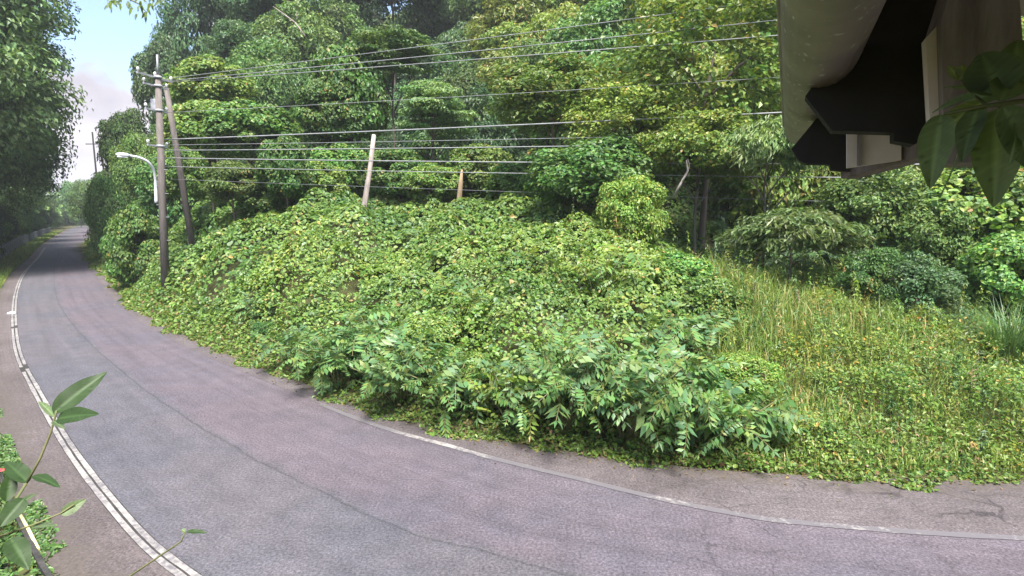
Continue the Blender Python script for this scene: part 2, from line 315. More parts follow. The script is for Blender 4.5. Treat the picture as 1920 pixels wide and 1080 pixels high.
def hz(x, y): return float(height(np.array([x]), np.array([y]))[0])

def ground():
    def ax(lo, hi, c0, c1, s, g):
        a = list(np.arange(c0, c1, s)); st = s
        while a[0] > lo: st *= g; a.insert(0, a[0] - st)
        st = s
        while a[-1] < hi: st *= g; a.append(a[-1] + st)
        return np.array(a)
    X = ax(-900, 900, -34, 34, 0.5, 1.09); Y = ax(-300, 1200, 2, 46, 0.5, 1.08)
    gx, gy = np.meshgrid(X, Y); Z = height(gx, gy)
    V = np.stack([gx.ravel(), gy.ravel(), Z.ravel()], 1); nx, ny = len(X), len(Y)
    i = (np.arange(ny - 1)[:, None] * nx + np.arange(nx - 1)[None]).ravel()
    o = link('ground', mesh_np('ground', V, np.stack([i, i + 1, i + nx + 1, i + nx], 1), smooth_=True), M_soil, label='earth bank and hillside under the vegetation', kind='structure')
ground()

def ribbon(name, A, B, z, mat, nv=6, col=None, **k):
    """sheet between two polylines of the same length"""
    n = len(A); t = np.linspace(0, 1, nv); V = []; UV = []
    s = np.concatenate([[0], np.cumsum(np.linalg.norm(np.diff(A, axis=0), axis=1))])
    pts = A[:, None, :] * (1 - t[None, :, None]) + B[:, None, :] * t[None, :, None]
    zz = z if not callable(z) else z(pts[..., 0], pts[..., 1])
    V = np.concatenate([pts, np.broadcast_to(np.asarray(zz, float), pts.shape[:2])[..., None]], 2).reshape(-1, 3)
    i = (np.arange(n - 1)[:, None] * nv + np.arange(nv - 1)[None]).ravel()
    me = mesh_np(name, V, np.stack([i, i + nv, i + nv + 1, i + 1], 1)[:, ::-1], None if col is None else np.repeat(col, nv, 0))
    uvl = me.uv_layers.new(name='UVMap'); uv = np.stack([np.repeat(s, nv), np.tile(t, n)], 1).astype(np.float32)
    li = np.empty(len(me.loops), np.int32); me.loops.foreach_get('vertex_index', li); uvl.data.foreach_set('uv', uv[li].ravel())
    return link(name, me, mat, **k)
def offset(pl, d):
    t = np.gradient(pl, axis=0); t /= np.linalg.norm(t, axis=1)[:, None]; return pl + np.stack([-t[:, 1], t[:, 0]], 1) * d
FE = offset(FP, 0.12 * 0 + 0.02)
FL = FP - 0   # vegetation edge; the lane ends at the painted edge line
# distance of the far edge line from the vegetation edge grows towards the bend
gap = np.interp(FP[:, 0], [-60, -20, -5, -1, 1.5, 4, 8, 30], [.45, .5, .55, .62, 1.0, 1.55, 1.75, 1.75])
t_ = np.gradient(FP, axis=0); t_ /= np.linalg.norm(t_, axis=1)[:, None]; nrm = np.stack([-t_[:, 1], t_[:, 0]], 1)
LINE = FP - nrm * gap[:, None]
road = ribbon('road', NP, LINE, 0.0, M_road, 10, kind='structure', label='worn grey asphalt lane curving past the bank')
ribbon('pavement', LINE, FE, lambda x, y: 0.004 + 0 * x, M_pave, 3, kind='structure', label='pinkish concrete strip between the edge line and the bank')
SH = offset(NP, -1.35)
sel = slice(0, None)
wob = (fbm(np.arange(len(NP)) * .35, np.arange(len(NP)) * 0 + 3) - .5) * .5
SH = offset(NP, -1.0) - 0; SH = SH - np.stack([wob * .4, wob * .4], 1)
ribbon('shoulder', SH, NP, 0.004, M_shoulder, 4, kind='structure', label='brown roadside strip left of the double line')

# painted lines -----------------------------------------------------
def resample(pl, step):
    s = np.concatenate([[0], np.cumsum(np.linalg.norm(np.diff(pl, axis=0), axis=1))]); q = np.arange(0, s[-1], step)
    return np.stack([np.interp(q, s, pl[:, 0]), np.interp(q, s, pl[:, 1])], 1)
def stripe(name, pl, w, z, wear, **k):
    r = np.random.default_rng(5); n = len(pl); j = (r.random((n, 2)) - .5) * .014
    return ribbon(name, offset(pl, w / 2 + 0) + j, offset(pl, -w / 2) - j, z, M_paint, 2, col=np.repeat(np.asarray(wear)[:, None], 3, 1), **k)
near_l = resample(NP, 0.35); near_l = near_l[(near_l[:, 1] < 75) & (near_l[:, 0] < -1)]
cut = [(-14.45, -14.15), (-19.9, -19.75)]
segs = np.ones(len(near_l), bool)
for a, b in cut: segs &= ~((near_l[:, 0] > a) & (near_l[:, 0] < b))
for off, nm in ((-0.045, 0), (0.062, 1)):
    pl = offset(near_l, off)
    for part, (a, b) in enumerate(((-99, -19.9), (-19.75, -14.45), (-14.15, 9))):
        q = pl[(pl[:, 0] > a) & (pl[:, 0] < b)]
        if len(q) > 2: stripe('edge_stripe', q, 0.074, 0.009, .40 + .0 * q[:, 0] + (fbm(q[:, 0] * 1.7, q[:, 1] * 1.7) - .5) * .3, kind='structure')
# dark groove between the twin stripes
ribbon('edge_groove', offset(near_l, -0.095) , offset(near_l, 0.115), 0.006, M_stone, 2, kind='structure')
fl = resample(LINE, 0.2); fl = fl[(fl[:, 0] > -4.6) & (fl[:, 0] < 16)]
wear = np.interp(fl[:, 0], [-4.6, -3.4, -2.8, -2, -.75, -.55, -.3, 1, 3, 4, 6, 12], [.05, .14, .24, .40, .45, .36, .22, .22, .27, .27, .25, .15])
stripe('edge_stripe', fl, 0.13, 0.009, wear - .03 + (fbm(fl[:, 0] * 2.3, fl[:, 1] * 2.3) - .5) * .32, kind='structure')
# raised stud at the gap of the double line
c = G(22, 588); st_ = MB(); st_.tube([(c.x, c.y, 0.0), (c.x, c.y, .05), (c.x, c.y, .08)], [.17, .16, .08], 12)
link('road_stud', st_.mesh('road_stud', True), M_porc, label='round pale stud on the double white edge line', cat='stud')

# ------------------------------------------------------------------ leaves
def pal(n, cols, r, var=.18):
    """cols: list of (weight, (r,g,b))"""
    w = np.array([c[0] for c in cols], float); w /= w.sum(); k = r.choice(len(cols), n, p=w); C = np.array([c[1] for c in cols])[k]
    return C * (1 + (r.random((n, 1)) - .5) * 2 * var) * (1 + (r.random((n, 3)) - .5) * .16)
def frames(nrm_, r, droop=.35, dirs=None):
    n = len(nrm_); nrm_ = nrm_ / np.linalg.norm(nrm_, axis=1)[:, None]
    a = r.normal(size=(n, 3)) if dirs is None else dirs + r.normal(size=(n, 3)) * .45
    a[:, 2] -= droop; d = a - nrm_ * (a * nrm_).sum(1)[:, None]; d /= np.linalg.norm(d, axis=1)[:, None] + 1e-9
    return nrm_, d, np.cross(nrm_, d)
def leaves(name, p, nrm_, size, col, r, shape='kite', aspect=.62, droop=.35, fold=.14, dirs=None):
    n = len(p); N_, D, S = frames(nrm_, r, droop, dirs); L = (size * np.ones(n))[:, None]; W = L * aspect * .5
    curl = (r.random((n, 1)) * .25 + .05) * L
    if shape == 'kite':
        V = np.stack([p - D * L * .5, p + S * W + N_ * L * fold * .6 - D * L * .05, p + D * L * .5 - N_ * curl, p - S * W + N_ * L * fold * .6 - D * L * .05], 1).reshape(-1, 3)
        b = np.arange(n)[:, None] * 4; F = np.concatenate([b + [0, 1, 2], b + [0, 2, 3]], 0); k = 4
    else:   # ovate, six points
        V = np.stack([p - D * L * .45, p + S * W * .9 - D * L * .25 + N_ * L * fold * .5, p + S * W * .75 + D * L * .18 + N_ * L * fold * .35, p + D * L * .55 - N_ * curl,
                      p - S * W * .75 + D * L * .18 + N_ * L * fold * .35, p - S * W * .9 - D * L * .25 + N_ * L * fold * .5], 1).reshape(-1, 3)
        b = np.arange(n)[:, None] * 6; F = np.concatenate([b + [0, 1, 2], b + [0, 2, 3], b + [0, 3, 4], b + [0, 4, 5]], 0); k = 6
    return mesh_np(name, V, F, np.repeat(col, k, 0))
def blades(name, p, h, w, lean, col, r):
    """bent grass blades: three triangles each"""
    n = len(p); a = r.random(n) * 6.283; dx = np.stack([np.cos(a), np.sin(a), 0 * a], 1); sx = np.stack([-np.sin(a), np.cos(a), 0 * a], 1) * (w * np.ones(n))[:, None]
    h = (h * np.ones(n))[:, None]; ln = (lean * (.3 + r.random(n)))[:, None]; up = np.array([0, 0, 1.])
    m = p + up * h * .6 + dx * h * ln * .35; t = p + up * h * (1 - .35 * ln) + dx * h * ln
    V = np.stack([p - sx, p + sx, m + sx * .7, m - sx * .7, t], 1).reshape(-1, 3); b = np.arange(n)[:, None] * 5
    return mesh_np(name, V, np.concatenate([b + [0, 1, 2], b + [0, 2, 3], b + [3, 2, 4]], 0), np.repeat(col, 5, 0))

KUDZU = [(5, (.105, .185, .038)), (3, (.145, .235, .048)), (2, (.07, .14, .036)), (1.4, (.20, .25, .06)), (.9, (.13, .21, .095)), (.12, (.32, .22, .08))]
DARKG = [(4, (.058, .115, .046)), (3, (.075, .145, .055)), (2, (.045, .09, .042)), (1, (.10, .165, .058))]
MIDG = [(4, (.085, .16, .042)), (3, (.115, .195, .048)), (2, (.06, .12, .038)), (.7, (.16, .22, .06))]
TALLG = [(4, (.095, .165, .062)), (3, (.12, .20, .075)), (2, (.07, .13, .055)), (1, (.155, .225, .08))]
YELG = [(4, (.155, .225, .042)), (3, (.20, .25, .048)), (2, (.115, .185, .042)), (.8, (.26, .27, .07)), (.15, (.34, .22, .07))]
PALE = [(4, (.13, .195, .065)), (3, (.16, .22, .09)), (2, (.09, .155, .055))]

def crown_mesh(name, seed, palette, ncl=46, per=150, lsz=.12, flat=.85, shell=(.55, 1.0), clr=(.22, .38), squash=1.0, asp=.6, zmin=-.8, cone=0., droop=.35, shape='kite', up=.38):
    """a crown of about unit radius round its origin: clumps of leaves on a lumpy ellipsoid"""
    r = np.random.default_rng(seed); ps = []; ns = []; cs = []; ds = []
    for i in range(ncl):
        z = zmin + (1 - zmin) * r.random() ** .8; th = i * 2.39996 + r.random() * .8; rr = math.sqrt(max(0.02, 1 - min(1, abs(z)) ** 2)) * (1 - cone * (z + .6) / 1.6)
        rad = shell[0] + (shell[1] - shell[0]) * r.random() ** .55
        c_ = np.array([math.cos(th) * rr * rad, math.sin(th) * rr * rad, z * rad * flat]); cr_ = clr[0] + (clr[1] - clr[0]) * r.random()
        k = int(per * (.6 + .8 * r.random()) * (cr_ / .3) ** 1.2)
        d = r.normal(size=(k, 3)); d[:, 2] += .42; d /= np.linalg.norm(d, axis=1)[:, None]
        q = cr_ * (.55 + .5 * r.random((k, 1)) ** .6); p = c_ + d * q * np.array([1.15, 1.15, .8 * squash])
        p += r.normal(size=(k, 3)) * .015
        ps.append(p); n_ = d * np.array([1, 1, 1 / max(.4, squash)]) + np.array([0, 0, up]) + r.normal(size=(k, 3)) * .45; ns.append(n_)
        out = p.copy(); out /= np.linalg.norm(out, axis=1)[:, None] + 1e-6; ds.append(out)
        cs.append(pal(k, palette, r) * (.85 + .3 * r.random()) * np.array([.92 + .2 * r.random(), 1, .9 + .2 * r.random()]))
    p = np.concatenate(ps); nn = np.concatenate(ns); sz = lsz * (.65 + .7 * r.random(len(p)))
    return leaves(name, p, nn, sz, np.concatenate(cs), r, shape, asp, droop, dirs=np.concatenate(ds))
def trunk_mesh(name, seed, limbs=6):
    """unit tall trunk with limbs reaching towards the crown (crown round z = 1)"""
    r = random.Random(seed); m = MB(); pts = [(0, 0, -.06), (.005, .01, .15), (r.uniform(-.02, .02), r.uniform(-.02, .02), .45), (r.uniform(-.04, .04), r.uniform(-.04, .04), .8), (r.uniform(-.05, .05), 0, 1.1)]
    m.tube(pts, [.034, .027, .022, .016, .006], 8)
    for i in range(limbs):
        a = i * 2.4 + r.random(); z = .5 + .45 * i / limbs; L = .3 + .2 * r.random()
        b = Vector(pts[2]).lerp(Vector(pts[4]), (z - .45) / .65); e = b + Vector((math.cos(a) * L, math.sin(a) * L, L * .55)); mid = b.lerp(e, .5) + Vector((0, 0, .03))
        m.tube([b, mid, e], [.012, .009, .003], 6)
        e2 = mid + Vector((math.cos(a + .8) * L * .5, math.sin(a + .8) * L * .5, L * .3)); m.tube([mid, mid.lerp(e2, .5) + Vector((0, 0, .01)), e2], [.007, .005, .002], 5)
    return m.mesh(name, True)
CR = {
    'mid': [crown_mesh('crown_mid', s, MIDG, 64, 230, .085) for s in (11, 12, 13)],
    'dark': [crown_mesh('crown_dark', s, DARKG, 70, 230, .082, flat=1.05, clr=(.2, .33)) for s in (21, 22, 23)],
    'yel': [crown_mesh('crown_yellow', s, YELG, 64, 230, .088, flat=.9, squash=1.0) for s in (31, 32)],
    'layer': [crown_mesh('crown_layered', s, PALE, 50, 240, .085, flat=.9, squash=.35, clr=(.25, .42), up=1.1, shell=(.35, 1.0)) for s in (41, 42)],
    'tall': [crown_mesh('crown_tall', s, TALLG, 150, 300, .052, flat=2.2, clr=(.16, .30), zmin=-.95) for s in (51, 52)],
    'big': [crown_mesh('crown_big', s, YELG, 150, 190, .058, flat=.9, clr=(.13, .24), squash=.85) for s in (35,)],
    'droop': [crown_mesh('crown_drooping', s, PALE, 40, 150, .15, flat=.75, asp=.3, droop=1.3, up=.4, zmin=-.25) for s in (61,)],
    'vine': [crown_mesh('crown_vines', s, KUDZU, 76, 260, .088, flat=.95, clr=(.2, .34), shape='ovate', asp=.85, zmin=-.8, shell=(.75, 1.0)) for s in (71, 72)],
}
TRK = [trunk_mesh('trunk', s) for s in (1, 2, 3)]
tn = [0]
def tree(kind, x, y, crown_z, R, RZ, name, label, cat='tree', group=None, rz=None, trunk=True, lean=(0, 0)):
    """crown centre at height crown_z above sea level, radius R, half height RZ; trunk from the ground"""
    tn[0] += 1; i = tn[0]; r = random.Random(i * 77); g = hz(x, y)
    e = empty(name, (x, y, g - .05), label=label, cat=cat, group=group)
    ms = CR[kind]; me = ms[i % len(ms)]
    if not me.materials: me.materials.append(M_tree)
    c_ = link('crown', me, None, e); c_.location = (lean[0], lean[1], crown_z - g); c_.scale = (R, R * r.uniform(.9, 1.1), RZ); c_.rotation_euler = (0, 0, r.uniform(0, 6.28) if rz is None else rz)
    if trunk:
        tm = TRK[i % 3]
        if not tm.materials: tm.materials.append(M_bark)
        h = max(crown_z - g, .6); t = link('trunk', tm, None, e); w = max(2.2, R * 1.25); t.scale = (w, w, h); t.rotation_euler = (0, 0, r.uniform(0, 6.28))
        if lean != (0, 0): t.rotation_euler = (-math.atan2(lean[1], h), math.atan2(lean[0], h), 0)
    return e
def tree_px(kind, px, py, depth, rpx, rzpx, name, label, **k):
    q = P(px, py, depth); s = depth / FPX
    return tree(kind, q.x, q.y, q.z, rpx * s, rzpx * s, name, label, **k)

# ------------------------------------------------------------------ forest on the hill: jittered rows up the slope
def forest():
    r = random.Random(4); n = 0; cand = []; cov = np.zeros((220, 130), np.int8)
    for iy in range(0, 40):
        for ix in range(-60, 40):
            x = ix * 4.6 + (iy % 2) * 2.3 + r.uniform(-1.3, 1.3); y = 20 + iy * 4.3 + r.uniform(-1.2, 1.2)
            a = x / y
            if not (-.80 < a < 1.02): continue
            d = float(gdist(np.array([x]), np.array([y]), FP)[0])
            dmin = 21 if a < .3 else 17
            if x < -12: dmin = max(3.6 if y < 50 else 6.5, 21 - (-12 - x) * 1.5)
            if d < dmin: continue
            g = hz(x, y); dist = math.hypot(x, y)
            # skip what stands far beyond the upper edge of the view or behind nearer rows
            el = (g - CAMH) / y
            if el > .44 or dist > 150: continue
            if d > 62: continue
            if dist > 75 and r.random() < .25: continue
            t = vnoise(np.array([x * .11 + 9]), np.array([y * .11]))[0]
            if a > .22: kind = 'yel' if t > .42 else 'mid'
            elif a > -.25: kind = 'dark' if t < .45 else ('mid' if t < .72 else ('yel' if t < .86 else 'layer'))
            else: kind = 'dark' if t < .55 else 'mid'
            R = r.uniform(2.4, 3.8)
            if d < dmin + 5: R *= .85
            cand.append((dist, kind, x, y, g + R * r.uniform(.62, 1.15), R, R * r.uniform(1.0, 1.35), g))
    cand.sort(); ii, jj = np.meshgrid(np.arange(220), np.arange(130), indexing='ij')
    word = {'dark': ('evergreen_tree', 'dark green dense'), 'mid': ('broadleaf_tree', 'mid green rounded'), 'yel': ('broadleaf_tree', 'yellow green leafy'), 'layer': ('layered_tree', 'pale green tiered')}
    for dist, kind, x, y, cz, R, RZ, g in cand:
        # a tree wholly hidden by nearer crowns is left out
        u = (x / y + .92) / 1.84 * 220; v = ((cz - CAMH) / y + .10) / .60 * 130; ru = R / y / 1.84 * 220; rv = RZ / y / .60 * 130
        el = ((ii - u) / ru) ** 2 + ((jj - v) / rv) ** 2
        vis = (el < 1) & (jj < 104)
        if not vis.any() or (cov[vis] == 0).mean() < .10: continue
        cov[el < .55] = 1
        px = 960 + FPX * x / y; e_ = (cz - CAMH) / y
        where = ('behind the utility pole' if px < 420 else 'behind the bare leaning pole' if px < 760 else 'behind the flat topped tree' if px < 1120 else 'behind the largest tree' if px < 1480 else 'behind the timber beam')
        lv = 'low on the slope' if e_ < .12 else 'half way up the slope' if e_ < .24 else 'high on the slope'
        size = 'small' if R < 2.8 else 'large' if R > 3.4 else 'middling'
        nm, adj = word[kind]
        tree(kind, x, y, cz, R, RZ, nm, size + ' ' + adj + ' tree ' + lv + ' ' + where, group='trees covering the hillside'); n += 1
    return n
print('forest', forest())

# ------------------------------------------------------------------ ground cover
def scatter(n, x0, x1, y0, y1, r): return r.uniform(x0, x1, n), r.uniform(y0, y1, n)
def kudzu():
    r = np.random.default_rng(70); ps = []; ns = []; sz = []; cl = []
    for (n, x0, x1, y0, y1, s) in ((150000, -22, 14, 9, 22, .125), (150000, -34, 16, 20, 40, .18), (34000, -80, -18, 26, 100, .30), (26000, 9, 36, 10, 32, .17)):
        x, y = scatter(n, x0, x1, y0, y1, r); d = gdist(x, y, FP); a = x / y
        right = a > .38 + (fbm(x * .7, y * .7) - .5) * .3 + r.normal(size=n) * .025
        keep = (d > .35) & (a > -.84) & (a < 1.0)
        lim = np.where(x < -14, np.maximum(9, 27 - (-14 - x) * .7), 27.); keep &= d < lim
        keep &= ~(right & (d < 9.5 + fbm(x * .3, y * .3) * 3)); keep &= ~(right & (d > 11) & (a < .72))
        keep &= ~((d < 1.2) & (r.random(n) < .5))
        keep &= ~((fbm(x * 1.5 + 21, y * 1.5 + 4, 2) < .36) & (r.random(n) < .72))
        x = x[keep]; y = y[keep]; d = d[keep]; m = len(x)
        def surf(x, y, d): return height(x, y) + smooth(.2, 2.2, d) * (1 - .75 * smooth(.08, .42, x / y)) * (fbm(x * .42, y * .42, 2) * 1.5 + fbm(x * 1.3 + 5, y * 1.3, 2) * .8 + fbm(x * 3.1 + 5, y * 3.1, 1) * .22)
        e = .12; z = surf(x, y, d); gx = (surf(x + e, y, d) - z) / e; gy = (surf(x, y + e, d) - z) / e
        nr = np.stack([-gx, -gy, np.ones(m)], 1); nr /= np.linalg.norm(nr, axis=1)[:, None]
        p = np.stack([x, y, z], 1) + nr * ((r.random((m, 1)) ** 2) * -.32 + .06)
        ps.append(p); ns.append(nr + r.normal(size=(m, 3)) * .42 + np.array([0, -.12, .25])); sz.append(s * (.6 + .75 * r.random(m)))
        c_ = pal(m, KUDZU, r); t = fbm(x * .35 + 40, y * .35, 3)[:, None]; t2 = fbm(x * 1.1 + 80, y * 1.1, 2)[:, None]; sz[-1] = sz[-1] * (.62 + .75 * fbm(x * .8 + 33, y * .8, 2)); c_ = c_ * (.72 + .30 * t + .36 * t2) * (1 + (t - .5) * np.array([.6, .25, -.1]) + (t2 - .5) * np.array([.3, 0, .5])); cl.append(c_)
    p = np.concatenate(ps); print('kudzu', len(p))
    link('kudzu_vines', leaves('kudzu_vines', p, np.concatenate(ns), np.concatenate(sz), np.concatenate(cl), r, 'ovate', .82, .55), M_leaf, kind='stuff', label='thick blanket of broad green vine leaves over the bank', cat='vines')
kudzu()

def undergrowth():
    """shrub layer under the trees of the slope"""
    r = np.random.default_rng(90); ps = []; sz = []
    for n, x0, x1, y0, y1, s in ((60000, -34, 34, 18, 60, .30), (30000, 5, 26, 14, 30, .15), (26000, -100, -22, 34, 120, .5)):
        x, y = scatter(n, x0, x1, y0, y1, r); d = gdist(x, y, FP); a = x / y
        k = (d > np.where(a > .36, 10.5, np.where(x < -14, 3, 22))) & (d < 48) & (a > -.83) & (a < 1.02); x = x[k]; y = y[k]; m = len(x)
        z = height(x, y) + fbm(x * .6 + 11, y * .6) ** 1.5 * (1.9 if s > .2 else 1.3) * (.25 + .75 * r.random(m)); ps.append(np.stack([x, y, z], 1)); sz.append(s * (.6 + .7 * r.random(m)))
    p = np.concatenate(ps); m = len(p)
    link('undergrowth', leaves('undergrowth', p, r.normal(size=(m, 3)) * .5 + np.array([0, -.35, .6]), np.concatenate(sz), pal(m, DARKG, r), r, 'kite', .7, .5), M_leaf, kind='stuff', label='dark leafy undergrowth beneath the trees of the slope', cat='undergrowth')
undergrowth()
def distant_wood():
    r = np.random.default_rng(91); n = 60000; y = r.uniform(110, 420, n); x = -y * r.uniform(.55, .95, n); d = sdist(x, y, FP); dn = -sdist(x, y, NP); k = (d > 3) | (dn > 4.5); x = x[k]; y = y[k]; m = len(x)
    lump = fbm(x * .12, y * .12, 3); z = height(x, y) + (lump * 13 + 1) * (.35 + .65 * r.random(m) ** .5)
    link('distant_wood', leaves('distant_wood', np.stack([x, y, z], 1), r.normal(size=(m, 3)) * .6 + np.array([.3, -.6, .6]), 1.1 + .9 * r.random(m), pal(m, MIDG, r), r, 'kite', .7, .4), M_leaf, kind='stuff', label='far wooded hillside closing the valley', cat='wood')
distant_wood()

def verge():
    """low weeds along the pavement edge"""
    r = np.random.default_rng(71); n = 26000; i = r.integers(0, len(FP) - 1, n * 2); w = np.linalg.norm(FP[i + 1] - FP[i], axis=1)
    pl = resample(FP, .05); pl = pl[(pl[:, 1] < 95) & (pl[:, 0] < 20)]; dd = np.linalg.norm(pl, axis=1); pr = 1 / dd ** 1.1; k = r.choice(len(pl), n, p=pr / pr.sum())
    tt = np.gradient(pl, axis=0); tt /= np.linalg.norm(tt, axis=1)[:, None]; nn = np.stack([-tt[:, 1], tt[:, 0]], 1)
    dens = fbm(pl[k, 0] * .9, pl[k, 1] * .9); o = (r.random(n) ** 1.4) * 1.6 - .34 * smooth(.45, .75, dens) - .08
    o = o + np.where(dens < .42, .15, 0); xy = pl[k] + nn[k] * o[:, None] + r.normal(size=(n, 2)) * .04
    z = np.maximum(height(xy[:, 0], xy[:, 1]), 0) + r.random(n) * np.clip(o * .35 + .1, .05, .45) * (.4 + dens)
    c_ = pal(n, [(4, (.11, .19, .035)), (3, (.15, .22, .045)), (2, (.07, .13, .03)), (.7, (.22, .19, .07)), (.4, (.2, .13, .07))], r)
    link('verge_weeds', leaves('verge_weeds', np.stack([xy[:, 0], xy[:, 1], z], 1), r.normal(size=(n, 3)) * .6 + np.array([0, -.1, .8]), (.05 + .05 * r.random(n)) * np.maximum(1, dd[k] / 14), c_, r, 'ovate', .75, .3), M_leaf, kind='stuff', label='low weeds along the edge of the pavement', cat='weeds')
verge()

def tall_weeds():
    """upright leafy stems, each plant with its own colour"""
    r = np.random.default_rng(73); n = 3400; x, y = scatter(n, -9, 24, 9, 22, r); d = gdist(x, y, FP); a = x / y
    k = (d > .5) & (d < 11) & (a < 1.0) & ((a > .34) | (r.random(n) < .16)); x = x[k]; y = y[k]; d = d[k]; a = a[k]; n = len(x); per = 34
    h = (.45 + 1.05 * r.random(n)) * smooth(-.4, 3.0, d) + np.where(a < .3, .9, 0); cp = pal(n, [(4, (.13, .215, .05)), (2, (.19, .26, .06)), (2, (.09, .17, .065)), (1, (.27, .28, .08)), (.5, (.33, .24, .10)), (.7, (.16, .22, .12))], r, .25)
    t = r.random((n, per)) ** .8; th = r.random((n, per)) * 6.283; sp = (.05 + .16 * r.random((n, 1))) * (1.15 - t); lx = (r.random((n, 1)) - .5) * .3; ly = (r.random((n, 1)) - .5) * .3
    z0 = height(x, y)[:, None]; p = np.stack([x[:, None] + np.cos(th) * sp + lx * t * h[:, None], y[:, None] + np.sin(th) * sp + ly * t * h[:, None], z0 + t * h[:, None]], 2).reshape(-1, 3)
    m = len(p); out = np.stack([np.cos(th), np.sin(th), 0 * th], 2).reshape(-1, 3); ls = np.repeat(.06 + .09 * r.random(n), per)
    link('tall_weeds', leaves('tall_weeds', p, out * .3 + np.array([0, 0, .9]) + r.normal(size=(m, 3)) * .35, ls * (.6 + .6 * r.random(m)), np.repeat(cp, per, 0) * (.85 + .3 * r.random((m, 1))), r, 'kite', .36, .45, dirs=out), M_leaf, kind='stuff', label='upright mixed weeds standing in the clearing and bank', cat='weeds')
tall_weeds()
def meadow():
    r = np.random.default_rng(72)
    def region(n, dmax):
        x, y = scatter(n, 3, 26, 8.6, 26, r); d = gdist(x, y, FP); a = x / y
        k = (d > .2) & (a > .36 + (fbm(x * .7, y * .7) - .5) * .3 + r.normal(size=n) * .03) & (d < dmax + fbm(x * .3, y * .3) * 3.2) & (a < 1.02); return x[k], y[k], d[k]
    # grass blades
    x, y, d = region(66000, 9.5); m = len(x); den = fbm(x * .6 + 3, y * .6); tall = fbm(x * .3 + 60, y * .3)
    h = (.32 + .95 * r.random(m) * smooth(.8, 4.0, d)) * (.55 + .95 * tall)
    c_ = pal(m, [(5, (.16, .24, .05)), (3, (.22, .28, .07)), (2.2, (.30, .29, .10)), (1.0, (.42, .33, .16)), (2, (.10, .18, .055))], r) * (.85 + .35 * den)[:, None]
    link('meadow_grass', blades('meadow_grass', np.stack([x, y, height(x, y) - .03], 1), h, .006 + .009 * r.random(m), .5, c_, r), M_leaf, kind='stuff', label='tall yellow green grass with straw coloured stems beside the road', cat='grass')
    # broad leaved weeds in clumps
    x, y, d = region(300000, 9.5); den = fbm(x * .9 + 20, y * .9, 2); k = r.random(len(x)) < smooth(.22, .5, den + .18 * (d < 2.5)); x = x[k]; y = y[k]; d = d[k]; den = den[k]; m = len(x)
    hh = (.2 + .95 * smooth(.3, .75, den)) * smooth(-.3, 1.6, d) * (.5 + .7 * fbm(x * 1.7, y * 1.7))
    z = height(x, y) + hh * (.35 + .65 * r.random(m) ** .5)
    c_ = pal(m, [(5, (.125, .22, .045)), (3, (.175, .26, .055)), (2, (.08, .16, .045)), (1.4, (.24, .28, .065)), (.3, (.40, .26, .08)), (.5, (.15, .22, .11))], r)
    t = fbm(x * .55 + 90, y * .55, 3)[:, None]; t2 = fbm(x * 1.2 + 10, y * 1.2 + 50, 2)[:, None]; c_ = c_ * (.75 + .5 * t2) * (1 + (t - .5) * np.array([1.1, .3, -.2]) + (t2 - .5) * np.array([0, 0, .8]))
    link('meadow_weeds', leaves('meadow_weeds', np.stack([x, y, z], 1), r.normal(size=(m, 3)) * .55 + np.array([0, -.2, .75]), (.04 + .075 * r.random(m) ** 2) * (.6 + .8 * fbm(x * .8 + 70, y * .8, 2)), c_, r, 'ovate', .6, .35), M_leaf, kind='stuff', label='knee high broad leaved weeds filling the clearing', cat='weeds')
    print('meadow', m)
meadow()

def litter():
    r = np.random.default_rng(77); n = 1500; pl = resample(FP, .05); pl = pl[(pl[:, 1] < 40) & (pl[:, 0] < 12)]; k = r.choice(len(pl), n); tt = np.gradient(pl, axis=0); tt /= np.linalg.norm(tt, axis=1)[:, None]; nn = np.stack([-tt[:, 1], tt[:, 0]], 1)
    o = -r.exponential(.16, n) + .02; xy = pl[k] + nn[k] * o[:, None]; c_ = pal(n, [(3, (.16, .11, .05)), (2, (.10, .07, .04)), (2, (.13, .18, .05)), (1, (.28, .22, .10))], r)
    link('leaf_litter', leaves('leaf_litter', np.stack([xy[:, 0], xy[:, 1], .016 + .012 * r.random(n)], 1), r.normal(size=(n, 3)) * .25 + np.array([0, 0, 1.]), .03 + .05 * r.random(n), c_, r, 'kite', .5, 0), M_leaf, kind='stuff', label='fallen leaves and crumbs along the pavement edge', cat='litter')
litter()

# ------------------------------------------------------------------ single shrubs with feather leaves beside the road
def frond_mesh(name, seed, cols):
    r = np.random.default_rng(seed); n = 7; V = []; F = []; C = []
    pt = lambda t: np.array([t, 0, .10 * math.sin(t * 2.0) - .28 * t * t])
    def quad(a, b, c, d, col):
        k = len(V); V.extend([a, b, c, d]); F.extend([(k, k + 1, k + 2), (k, k + 2, k + 3)]); C.extend([col] * 4)
    for i in range(n):                                            # leaf stalk
        a, b = pt(i / n), pt((i + 1) / n); w = np.array([0, .007, 0]); quad(a - w, a + w, b + w, b - w, np.array([.16, .14, .06]))
    for i in range(n):
        t = .16 + .8 * i / (n - 1); c0 = pt(t); L = .30 * math.sin(.55 + 2.1 * t) * (.7 + .5 * r.random()); cc = pal(1, cols, r)[0]
        for s in (-1, 1):
            d = np.array([.42 + .15 * r.normal(), s * .9, -.38 + .22 * r.normal()]); d /= np.linalg.norm(d); side = np.array([.9, -s * .42, 0]); up = np.array([0, 0, 1.])
            base = c0; mid = base + d * L * .45; tip = base + d * L - up * L * .16
            quad(base, mid + side * L * .25 - up * .02, tip, mid - side * L * .25 - up * .02, cc * (.9 + .2 * r.random()))
    t0 = pt(.97); quad(t0, t0 + [.07, .035, -.02], t0 + [.19, 0, -.09], t0 + [.07, -.035, -.02], pal(1, cols, r)[0])
    return mesh_np(name, np.array(V), np.array(F), np.array(C))
